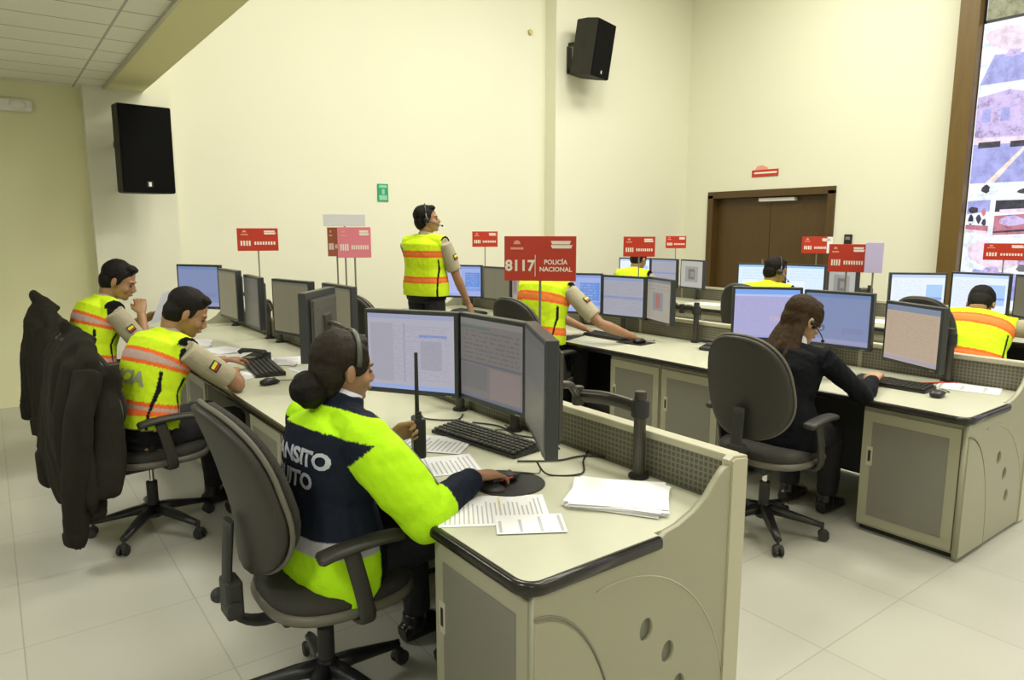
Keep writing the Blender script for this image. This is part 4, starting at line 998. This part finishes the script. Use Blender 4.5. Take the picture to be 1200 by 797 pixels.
    def officer(s):
        k = s.k; b = NB(); s.torso(b, .004, bottom=-.05)
        for sd in (-1, 1):
            S, E_ = s.S[sd], s.E[sd]; d = E_-S
            tube(b, [S-d*.02, S+d*.2, S+d*.5, S+d*.80], [.057*k, .060*k, .062*k, .060*k], n=16)
        tube(b, [s.sp[4]+s.up*.01, s.sp[4]+s.up*.055+s.fd*.005], [(.064*k, .062*k), (.060*k, .060*k)], n=20, side=tuple(s.lat))
        s.cloth('shirt', b, .0065, lambda p: KHA if s.coords(p)[0] > .03 else BLK, .003)
        # sleeve badge
        for sd in (-1, 1):
            S, E_ = s.S[sd], s.E[sd]; d = (E_-S).normalized(); o = (s.lat*sd-d*(s.lat*sd).dot(d)).normalized(); c = S+(E_-S)*.42+o*.0615*k
            f2 = o.cross(d).normalized(); mt = Matrix((f2, d, o)).transposed().to_4x4(); mt.translation = c
            b = NB(); box(b, (0, 0, .001), (.050, .048, .006), .002, mtx=mt); box(b, (0, -.008, .0045), (.040, .018, .003), .0, mtx=mt, mi=1); box(b, (0, .010, .0045), (.040, .008, .003), 0, mtx=mt, mi=2)
            fin('sleeve_badge', b, [M['black'], M['yellow'], M['redp']], s.t)
        # vest
        b = NB(); s.torso(b, .021, bottom=-.06)
        def vc(p):
            st, f, y, ar, sd = s.coords(p); y2 = abs((p-s.N).dot(s.lat))
            if y2 > .180*k*s.wide and (p-s.N).dot(s.up) > -.17: return BLK
            if st < .30 and abs(abs(y)-.158*k*s.wide) < .005: return BLK
            for lo in (.10, .315):
                if lo < st < lo+.055: return s.sil if lo+.019 < st < lo+.036 else ORA
            return YEL
        def cut(p):
            r = p-s.N; y = abs(r.dot(s.lat)); return (y > .192*k*s.wide and r.dot(s.up) > -.17) or s.coords(p)[0] < s.vb
        v_ = s.cloth('vest', b, .0065, vc, .005, wf=12, cut=cut)
        if s.back_text: s.letter(v_, [(s.back_text, .225, .085)], (.36, .38, .24), .004)
        return v_
    def jacket_traffic(s):
        k = s.k; b = NB(); s.torso(b, .030, bottom=-.10)
        for sd in (-1, 1):
            S, E_, W = s.S[sd], s.E[sd], s.W[sd]; d = E_-S; e = W-E_
            tube(b, [S-d*.04, S+d*.25, S+d*.6, E_, E_+e*.25, E_+e*.55, E_+e*.93], [.078*k, .094*k, .094*k, .086*k, .074*k, .056*k, .040*k], n=18)
            ell(b, E_, (.086*k,)*3); ell(b, S, (.082*k,)*3)
        tube(b, [s.sp[4]+s.up*.0, s.sp[4]+s.up*.03, s.sp[4]+s.up*.070+s.fd*.004], [(.080*k, .075*k), (.075*k, .072*k), (.070*k, .068*k)], n=24, side=tuple(s.lat))
        def jc(p):
            st, f, y, ar, sd = s.coords(p)
            if ar >= .10:
                if ar > 1.30: return NAVY
                return JYEL
            if st > .50: return NAVY
            if st > .425 or f > .06*k: return JYEL if st > .26 else NAVY
            if st > .125: return NAVY
            if st > .075: return GRY
            return JYEL
        j = s.cloth('jacket', b, .0055, jc, .009, sm=4, wf=11)
        bvh = s.letter(j, [('TRANSITO', .345, .068), ('QUITO', .272, .068)], (.50, .52, .58), .0026)
        # silver piping from collar over the shoulder and down the sleeve
        for sd in (-1, 1):
            q = []
            for tt in (0, .25, .5, .75, 1.0):
                c = s.S[sd]+(s.E[sd]-s.S[sd])*tt; h = bvh.ray_cast(c+(V((.18, 0, .30))), -V((.18, 0, .30)).normalized()); 
                if h[0] is not None: q.append(h[0]+V((0, 0, .001)))
            if len(q) > 1:
                b = NB(); tube(b, smooth_path(q, 5), .004, n=8); fin('piping', b, M['lgrey'], j)
        # white shirt collar
        b = NB(); tube(b, [s.sp[4]+s.up*.05, s.sp[4]+s.up*.082+s.fd*.006], [(.064*k, .064*k), (.060*k, .062*k)], n=24, side=tuple(s.lat)); fin('shirt_collar', b, M['paper_b'], s.t, True)
        b = NB(); k2 = s.k; T_ = lambda x, y, z: s.HC+(s.Rm @ V((x, y, z)))*k
        tube(b, [T_(.012+.0*a, .0885*math.cos(R(a)), .028+.104*math.sin(R(a))) for a in range(-5, 186, 10)], [(.009, .003)]*20, n=8, side=tuple(s.Rm @ V((1, 0, 0)))); fin('hair_band', b, mat('hair_band', (.06, .07, .05), .4), s.t, True)
    def letter(s, j, rows, color, bold):
        """wording laid on the back of a garment"""
        k = s.k; bm = NB(); bm.from_mesh(j.data); bvh = BVHTree.FromBMesh(bm); bm.free()
        m = mat('back_wording', color, .5)
        for txt, st, size in rows:
            tb = text_bm(txt, size*k, 0, 'CENTER', bold)
            bmesh.ops.triangulate(tb, faces=tb.faces[:]); bmesh.ops.subdivide_edges(tb, edges=[e for e in tb.edges if e.calc_length() > .012], cuts=2, use_grid_fill=True)
            upv = (s.sp[4]-s.sp[2]).normalized(); o = s.sp[0]+(s.sp[4]-s.sp[0])*(st/.47); bk = -s.lat.cross(upv)
            if bk.x > 0: bk = -bk
            for v_ in tb.verts:
                p = o-s.lat*(v_.co.x*1.08-(.045 if len(rows) == 1 else .0))+upv*v_.co.y
                hit = bvh.ray_cast(p+bk*.4, -bk)
                v_.co = (hit[0]+bk*.0035) if hit[0] is not None else p+bk*.15
            fin('back_lettering', tb, m, j)
        return bvh
    def sweater(s):
        k = s.k; b = NB(); s.torso(b, .010, bottom=-.09)
        for sd in (-1, 1):
            S, E_, W = s.S[sd], s.E[sd], s.W[sd]; d = E_-S; e = W-E_
            tube(b, [S-d*.04, S+d*.25, S+d*.6, E_, E_+e*.3, E_+e*.95], [.056*k, .056*k, .050*k, .047*k, .046*k, .034*k], n=16); ell(b, E_, (.047*k,)*3)
        s.cloth('sweater', b, .006, lambda p: (.0045, .0055, .008), .006)
        b = NB(); tube(b, smooth_path([s.sp[4]+s.up*.018-s.lat*.06+s.fd*.05, s.sp[4]+s.up*.040-s.lat*.062, s.sp[4]+s.up*.045-s.fd*.05, s.sp[4]+s.up*.040+s.lat*.062, s.sp[4]+s.up*.018+s.lat*.06+s.fd*.05], 5), [(.034, .007)]*21, n=10, side=tuple(s.up)); fin('shirt_collar', b, M['paper'], s.t, True)
        T_ = lambda x, y, z: s.HC+(s.Rm @ V((x, y, z)))*k
        b = NB()
        for sd in (-1, 1):
            tube(b, [T_(.095, sd*.030+.020*math.cos(R(a)), -.002+.015*math.sin(R(a))) for a in range(0, 361, 30)], .0016, n=6, cap=False)
            tube(b, [T_(.094, sd*.050, .002), T_(.05, sd*.078, .002), T_(-.005, sd*.084, .0)], .0018, n=6)
        tube(b, [T_(.095, -.010, 0), T_(.099, 0, .003), T_(.095, .010, 0)], .0016, n=6); fin('spectacles', b, M['glass'], s.t, True)
    def headset(s, side=-1, band=True):
        k = s.k; T_ = lambda x, y, z: s.HC+(s.Rm @ V((x, y, z)))*k
        b = NB()
        if band: tube(b, [T_(-.006, .088*math.cos(R(a)), .030+.106*math.sin(R(a))) for a in range(-10, 191, 10)], [(.006, .003)]*21, n=8, side=tuple(s.Rm @ V((1, 0, 0))))
        cr = .026 if band else .013; cyl(b, T_(-.005, side*.078, -.005), T_(-.005, side*(.100 if band else .090), -.005), cr*k, n=16, bev=.004)
        tube(b, smooth_path([T_(.0, side*.096, -.012), T_(.06, side*.090, -.040), T_(.115, side*.055, -.062)], 4), .0028, n=8); ell(b, T_(.120, side*.048, -.064), (.012, .009, .009), n=10)
        h = fin('headset', b, M['black'], s.t, True)
        if not band: return
        b = NB(); tube(b, [T_(-.006, side*.093, .05), T_(.0, side*.101, .0)], .005, n=8); fin('headset_trim', b, M['lgrey'], h)
    def legs(s):
        k = s.k; b = NB(); P = s.sp
        dn = (P[0]-P[1]).normalized()
        tube(b, [P[0]+dn*.075*k, P[0]+dn*.02, P[0]-dn*.07*k], [(.150*k, .11*k), (.172*k, .128*k), (.158*k, .115*k)], n=24, side=(0, 1, 0), nexp=2.3)
        for sd in (-1, 1):
            Hj, K, A = s.hipj[sd], s.K[sd], s.A[sd]
            tube(b, [Hj-(K-Hj)*.12, Hj+(K-Hj)*.3, Hj+(K-Hj)*.7, K], [.092*k, .088*k, .074*k, .064*k], n=16); ell(b, K, (.064*k,)*3)
            tube(b, [K, K+(A-K)*.35, A+V((0, 0, .02))], [.062*k, .062*k, .054*k], n=16)
        s.cloth('trousers', b, .0075, None, .006, m='trousers', wf=12)
        b = NB(); c = P[0]-dn*.055*k
        tube(b, [c-dn*.02, c+dn*.02], [(.170*k, .126*k), (.174*k, .130*k)], n=28, side=(0, 1, 0), nexp=2.3); fin('belt', b, M['shoe'], s.t, True)
        for sd in (-1, 1):
            A = s.A[sd]; b = NB(); o = V((A.x, A.y, 0))
            tube(b, [o+V((-.075, 0, .035)), o+V((-.03, 0, .045)), o+V((.05, 0, .040)), o+V((.12, 0, .030)), o+V((.175, 0, .024))], [(.030, .034), (.040, .044), (.046, .040), (.048, .028), (.030, .020)], n=16, side=(0, 1, 0), nexp=2.6)
            tube(b, [o+V((-.02, 0, .05)), o+V((-.02, 0, .11))], [.046, .042], n=14)
            me = remeshed(b, .006, 2); link_mesh('shoe', me, M['shoe'], s.t)

woman = Person('woman in a navy and fluorescent yellow traffic jacket, seated nearest, hand on mouse', (.80, 2.06), R(8), .52, 0, 16, twist=-4, head=(-8, -8), headoff=(-.03, 0),
               rh=(1.22, 1.835, .755), lh=(1.08, 2.16, .83), outfit='jacket_traffic', hair='bun', female=True, vox=.0045, ehint=((-.1, -.55, -.8), (0, .6, -.5)), curl=.55, lgrip=True, hand_dir=((.95, .05, -.12), (.6, -.2, .25)), scale=.97, wide=1.22, armk=1.10)
o2 = Person('seated officer in a yellow vest leaning on the front row counter with bare forearms', (.55, 3.86), R(20), .55, 17, 10, head=(-30, -30), slean=0,
            rh=(1.06, 4.04, .76), lh=(1.10, 4.36, .78), hair='short', vox=.005, ehint=((.1, -.8, -.5), (0, .6, -.6)), curl=.7, scale=1.03, wide=1.10, armk=1.08, back_text='POLICIA')
o1 = Person('seated officer in a yellow vest farthest along the front row, looking down at papers', (.50, 5.62), R(12), .54, 12, 10, head=(-34, -24), sil=True,
            rh=(.86, 5.62, .96), lh=(.98, 5.86, .92), hair='short', vox=.006, ehint=((.1, -.4, -.9), (0, .6, -.6)), curl=.8, scale=1.13, wide=1.08)
st = Person('standing officer in a yellow vest with a headset, looking towards the video wall', (3.07, 5.38), R(22), 1.00, -1, 3, head=(-52, 6),
            rh=(3.37, 5.16, .90), lh=(3.35, 5.75, .90), hair='short', seated=False, vox=.006, ehint=((-.8, -.2, -.2), (-.6, .5, -.3)), scale=1.02, wide=1.16, vb=-.01)
st.headset(-1)
o5 = Person('officer in a yellow vest seated behind the 8117 sign, forearm on the middle row counter', (3.36, 4.18), R(12), .66, 10, 10, head=(-20, -14), slean=0,
            rh=(3.88, 3.66, .75), lh=(3.90, 4.22, .75), hair='short', vox=.006, ehint=((-.1, -.6, -.6), (0, .6, -.6)), scale=1.06, wide=1.22, armk=1.1, knee_spread=.09)
w6 = Person('woman in black sweater and glasses with long brown hair, seated in the middle row', (3.18, 2.02), R(4), .49, 10, 14, head=(-28, -22),
            rh=(3.76, 1.80, .76), lh=(3.84, 2.08, .76), outfit='sweater', hair='long', female=True, skin='skin_l', vox=.0055, ehint=((-.1, -.5, -.7), (0, .6, -.6)), curl=.6, wide=1.34, scale=1.02, armk=1.08)
w6.headset(-1, False)
p7 = Person('farthest back row officer, only a yellow shoulder showing under a red sign', (5.90, 5.68), R(14), .60, 12, 10, head=(-10, -20), rh=(6.4, 5.6, .80), lh=(6.4, 5.95, .80), vox=.008, scale=1.05, wide=1.1)
p8 = Person('back row officer with dark hair before the double door, yellow shoulders showing', (5.84, 3.90), R(10), .55, 12, 18, head=(-40, -14), rh=(6.4, 3.8, .76), lh=(6.4, 4.15, .76), vox=.007, scale=1.06, wide=1.25)
p8.headset(-1)
p9 = Person('hunched officer in a yellow vest in the back row, back of dark head showing', (5.72, 2.10), R(20), .48, 32, 14, head=(-10, -44), slean=12, rh=(6.40, 1.68, .78), lh=(6.4, 2.3, .76), vox=.007, ehint=((-.1, -.9, .1), (0, .6, -.6)), scale=1.12, wide=1.3)

# ------------------------------------------------------------------ things on the desks
ZT = DZT+.001
def keyboard(label, loc, rz, L=.46, W=.16, group='keyboards on the countertops'):
    t = thing('keyboard', label, 'keyboard', (loc[0], loc[1], ZT), rz, group)
    # length along local y
    b = NB(); t2 = NB(); prism(b, [(-W/2, 0), (W/2, 0), (W/2, .022), (W/2-.02, .026), (-W/2, .012)], 'y', -L/2, L/2, .003); fin('case', b, M['black'], t)
    b = NB(); sl = math.atan2(.012, W-.02)
    n = 19; p = L*.965/n
    for r_ in range(6):
        x = -W/2+.016+r_*(W-.040)/5.2; z = .0145+(x+W/2)*.085
        for c in range(n):
            if r_ == 0 and 5 <= c <= 10: continue
            y = L/2*.965-p*(c+.5); box(b, (x, y, z+.004), (.0155, p*.80, .007), .0)
        if r_ == 0: box(b, (x, L/2*.965-p*8, z+.004), (.0155, p*5.7, .007))
    fin('keys', b, M['keys'], t)
    b = NB(); tube(b, smooth_path([(W/2, .05, .012), (W/2+.05, .07, .005), (W/2+.10, .02, .004), (W/2+.13, .10, .004)], 5), .0022, n=6); fin('cable', b, M['black'], t)
    return t
M['keys'] = mat('keyboard_keys', (.045, .045, .040), .45)
def mouse(label, loc, rz, m='black'):
    t = thing('computer_mouse', label, 'mouse', (loc[0], loc[1], loc[2] if len(loc) > 2 else ZT), rz, 'computer mice on the countertops')
    b = NB(); tube(b, [(-.055, 0, .010), (-.045, 0, .014), (-.01, 0, .019), (.03, 0, .014), (.052, 0, .009)], [(.018, .008), (.028, .014), (.031, .019), (.030, .014), (.020, .008)], n=18, side=(0, 1, 0), nexp=2.6); fin('shell', b, M[m], t)
    b = NB(); cyl(b, (.028, -.004, .027), (.028, .004, .027), .008, n=12); fin('wheel', b, M['lgrey'], t)
    b = NB(); tube(b, smooth_path([(.05, 0, .008), (.10, .02, .003), (.14, -.02, .003), (.19, .03, .003)], 5), .002, n=6); fin('cable', b, M['black'], t)
    return t
def sheet(label, loc, rz, w=.21, h=.297, n=1, m='paper', rows=0, z=0, group=None, hl=False, name='paper_sheet', cat='paper'):
    t = thing(name, label, cat, (loc[0], loc[1], ZT+z), rz, group)
    q = random.Random(int(loc[0]*1000+loc[1]*77)); b = NB()
    for k in range(n):
        box(b, (q.uniform(-.006, .006) if n > 1 else 0, q.uniform(-.006, .006) if n > 1 else 0, .0006+k*.0022), (w, h, .0011 if n == 1 else .0020), 0, rz=q.uniform(-.10, .10) if n > 1 else 0)
    fin('sheets' if n > 1 else 'sheet', b, M[m], t)
    if rows:
        b = NB(); b2 = NB(); zt = .0006+(n-1)*.0022+.0012
        for r_ in range(rows):
            y = h*.44-r_*h*.88/max(rows-1, 1); x0 = -w*.43
            if rows < 8 and r_ % 2: continue
            L = w*q.uniform(.55, .86); box(b, (x0+L/2, y, zt), (L, h*.30/rows, .0003))
            if hl and r_ in (1, 5, 12): box(b2, (0, y, zt-.0002), (w*.86, h*.5/rows, .0002))
        fin('print', b, M['ink_l'], t)
        if hl: fin('highlight', b2, M['ink_y'], t)
        else: b2.free()
    return t
def cable(label, pts, r=.0035, group='loose black cables on the counters'):
    p0 = V(pts[0]); t = None
    b = NB(); tube(b, [p-p0 for p in smooth_path(pts, 6)], r, n=8)
    o = fin('cable', b, M['black']); o.location = p0; return tag(o, label, 'cable', group)

# nearest seat
keyboard('black keyboard under the dim grey monitor of the front row', (1.555, 2.27), R(8), .50, .16)
o = thing('mouse_pad', 'round black mouse pad under the nearest woman\'s right hand', 'mouse pad', (1.345, 1.815, ZT))
b = NB(); prism(b, [(.12*math.cos(R(a)), .115*math.sin(R(a))) for a in range(0, 360, 12)], 'z', 0, .004, .001)
me = fin('mat', b, M['black'], o)
b = NB(); tube(b, [(-.07, .05*math.sin(R(a))*1, .008+.006*math.sin(R(a))) for a in (0, 90)]+[(-.07, -.05, .008)], .004, n=6); b.free()
b = NB(); ell(b, (-.075, 0, .006), (.035, .055, .010)); fin('wrist_cushion', b, M['blackm'], o, True)
mouse('black and red mouse under the nearest woman\'s right hand', (1.335, 1.845, ZT+.004), R(0))
b = NB(); box(b, (.0, 0, .0), (.05, .018, .006), .002); o = fin('mouse_trim', b, M['redp'], bpy.data.objects['computer_mouse']); o.location = (-.005, -.024, .018)
sheet('printed table sheet with yellow highlights at the front counter edge', (1.17, 1.665), R(58), .23, .33, rows=22, hl=True)
sheet('smaller white sheet overlapping the highlighted table sheet', (1.195, 1.515), R(58), .13, .20, rows=7, z=.0025)
sheet('thick stack of white papers beside the slim arm post', (1.545, 1.505), R(38), .235, .30, n=9, name='paper_stack', cat='papers')
sheet('white form under the hand-held radio', (1.235, 2.12), R(70), .21, .30, rows=16)
sheet('loose white page left of the nearest black keyboard', (1.36, 2.36), R(40), .21, .297, rows=14, z=.002)
cable('black cable looping from the edge-on monitor towards the arm post', [(1.47, 1.83, ZT+.05), (1.50, 1.80, ZT+.004), (1.60, 1.74, ZT+.004), (1.70, 1.84, ZT+.004), (1.80, 1.92, ZT+.004)])
cable('second black cable lying behind the edge-on monitor', [(1.50, 1.98, ZT+.004), (1.62, 1.90, ZT+.004), (1.74, 1.88, ZT+.004), (1.81, 1.80, ZT+.004)])
cable('thin black cable behind the nearest black keyboard', [(1.66, 2.52, ZT+.004), (1.72, 2.40, ZT+.004), (1.70, 2.25, ZT+.004), (1.76, 2.12, ZT+.004), (1.72, 2.0, ZT+.004)])
cable('thin cable below the lilac spreadsheet monitor', [(1.60, 2.90, ZT+.004), (1.52, 2.72, ZT+.004), (1.62, 2.60, ZT+.004), (1.70, 2.66, ZT+.004)])
# hand-held radio
def radio(label, loc, rz, tilt=0):
    t = thing('handheld_radio', label, 'radio', loc, rz)
    mt = Matrix.Rotation(tilt, 4, 'X') @ Matrix.Scale(1.22, 4)
    def f(n, b, m): bmesh.ops.transform(b, matrix=mt, verts=b.verts); return fin(n, b, M[m], t)
    b = NB(); box(b, (0, 0, .055), (.036, .060, .12), .007); f('case', b, 'black')
    b = NB(); cyl(b, (0, .018, .11), (0, .018, .30), .0065, .0050, n=12); f('antenna', b, 'blackm')
    b = NB(); cyl(b, (0, -.012, .112), (0, -.012, .132), .008, n=12); f('knob', b, 'black')
    b = NB(); cyl(b, (0, -.026, .112), (0, -.026, .126), .006, n=12); f('selector', b, 'black')
    b = NB(); boxr(b, (-.021, -.022, .045), (-.017, .022, .085), .001); f('speaker_grille', b, 'lgrey')
    return t
hr = woman.t.matrix_basis @ (woman.W[1]+V((.08, 0, .0)))
radio('black hand-held radio with tall antenna in the nearest woman\'s left hand', (hr.x+.012, hr.y-.045, hr.z-.07), R(-20))
# writing officer's seat
keyboard('grey black keyboard in front of the writing officer', (1.30, 4.28), R(-8), .46, .17)
mouse('black mouse between the writing officer and the nearest woman\'s head', (1.20, 3.86), R(20))
o = thing('desk_telephone', 'black telephone handset by the writing officer\'s hands', 'telephone', (1.34, 4.62, ZT), R(30))
b = NB(); prism(b, [(-.08, 0), (.09, 0), (.09, .05), (-.08, .02)], 'y', -.07, .07, .006); fin('base', b, M['black'], o)
b = NB(); tube(b, [(-.01, -.11, .052), (0, -.09, .066), (0, 0, .072), (0, .09, .066), (-.01, .11, .052)], [(.022, .014), (.024, .016), (.016, .012), (.024, .016), (.022, .014)], n=12, side=(1, 0, 0)); fin('handset', b, M['blackm'], o)
b = NB(); boxr(b, (-.06, -.03, .026), (-.0, .03, .034), .002); fin('keypad', b, M['lgrey'], o)
sheet('white form between the writing officer\'s forearms', (1.10, 4.22), R(20), .21, .297, rows=14)
sheet('white papers under the black telephone handset', (1.26, 4.76), R(-25), .26, .36, n=3, rows=12, name='paper_stack', cat='papers')
sheet('loose papers left on the counter below the farthest monitor', (1.28, 5.15), R(15), .22, .30, n=4, name='paper_stack', cat='papers')
sheet('crumpled white papers before the farthest officer', (1.18, 5.60), R(-15), .25, .34, n=4, name='paper_stack', cat='papers')
sheet('long white page right of the grey black keyboard', (1.55, 4.10), R(8), .21, .297, rows=12)
sheet('white page behind the grey black keyboard', (1.52, 4.50), R(-20), .21, .297, rows=12)
o = thing('plastic_bottle', 'small yellow bottle under the dull front row monitor', 'bottle', (1.62, 3.92, ZT))
b = NB(); cyl(b, (0, 0, 0), (0, 0, .085), .028, n=20, bev=.006); cyl(b, (0, 0, .083), (0, 0, .105), .024, .012, n=20); fin('bottle_body', b, M['yellow'], o, angle=40)
b = NB(); cyl(b, (0, 0, .103), (0, 0, .122), .013, n=14, bev=.002); fin('cap', b, M['white'], o)
# sheet held up by the farthest officer
o = thing('paper_sheet', 'white page held up by the farthest front row officer', 'paper', (.97, 5.70, .90), R(-30))
b = NB(); box(b, (0, 0, .10), (.0015, .19, .25), 0, mtx=Matrix.Rotation(R(24), 4, 'Y')); fin('sheet', b, M['paper_b'], o)
b = NB(); 
for k in range(9): box(b, (-.0012, 0, .19-k*.022), (.0004, .14, .004), 0, mtx=Matrix.Rotation(R(24), 4, 'Y'))
fin('print', b, M['ink_l'], o)
# middle row
keyboard('black keyboard under the hand of the officer behind the 8117 sign', (3.92, 3.98), R(0), .44, .15)
o = thing('mouse_pad', 'flat black pad under the outstretched hand in the middle row', 'mouse pad', (3.90, 3.66, ZT), R(6))
b = NB(); box(b, (0, 0, .002), (.19, .23, .004), .0015); fin('mat', b, M['black'], o)
b = NB(); box(b, (-.08, 0, .0055), (.012, .10, .003), .001); fin('logo_strip', b, M['blackm'], o)
mouse('black mouse on the flat pad in the middle row', (3.90, 3.62, ZT+.005), R(0))
o = thing('desk_telephone', 'small grey telephone near the slim arm post of the middle row', 'telephone', (4.10, 3.12, ZT), R(10))
b = NB(); prism(b, [(-.07, 0), (.08, 0), (.08, .045), (-.07, .02)], 'y', -.06, .06, .006); fin('base', b, M['blackm'], o)
b = NB(); tube(b, [(.0, -.10, .048), (0, -.08, .060), (0, 0, .064), (0, .08, .060), (.0, .10, .048)], [(.020, .012), (.022, .014), (.014, .010), (.022, .014), (.020, .012)], n=12, side=(1, 0, 0)); fin('handset', b, M['black'], o)
keyboard('black keyboard under the woman in glasses\' hands', (3.93, 1.78), R(2), .40, .15)
mouse('black mouse beside the keyboard of the woman in glasses', (3.86, 1.515), R(8))
sheet('white page with a red border near the right end of the middle row', (4.20, 1.50), R(14), .20, .29, rows=6)
o = thing('folder', 'thin red folder edge beside the white page in the middle row', 'folder', (4.20, 1.665, ZT), R(-30))
b = NB(); box(b, (0, 0, .002), (.24, .035, .004), .001); fin('cover', b, M['redp'], o)
b = NB(); box(b, (0, .006, .0045), (.20, .010, .001)); fin('label_strip', b, M['pale_mark'], o)
cable('black cable behind the keyboard of the woman in glasses', [(4.05, 1.98, ZT+.004), (4.12, 1.88, ZT+.004), (4.06, 1.76, ZT+.004), (4.16, 1.66, ZT+.004)], .003)
sheet('white page on the far middle row counter by the standing officer', (3.80, 5.75), R(10), .21, .297, rows=12)
keyboard('black keyboard beside the standing officer', (3.95, 6.05), R(4), .44, .15)
# back row
keyboard('black keyboard of the hunched officer', (6.62, 2.15), R(0), .44, .15)
keyboard('black keyboard of the officer before the double door', (6.62, 4.05), R(0), .44, .15)
sheet('white papers on the back row counter left of the grey picture monitor', (6.62, 3.15), R(12), .30, .42, n=3, name='paper_stack', cat='papers')
sheet('bright page on the back row counter behind the slim arm post', (6.66, 5.15), R(5), .30, .42, rows=8)
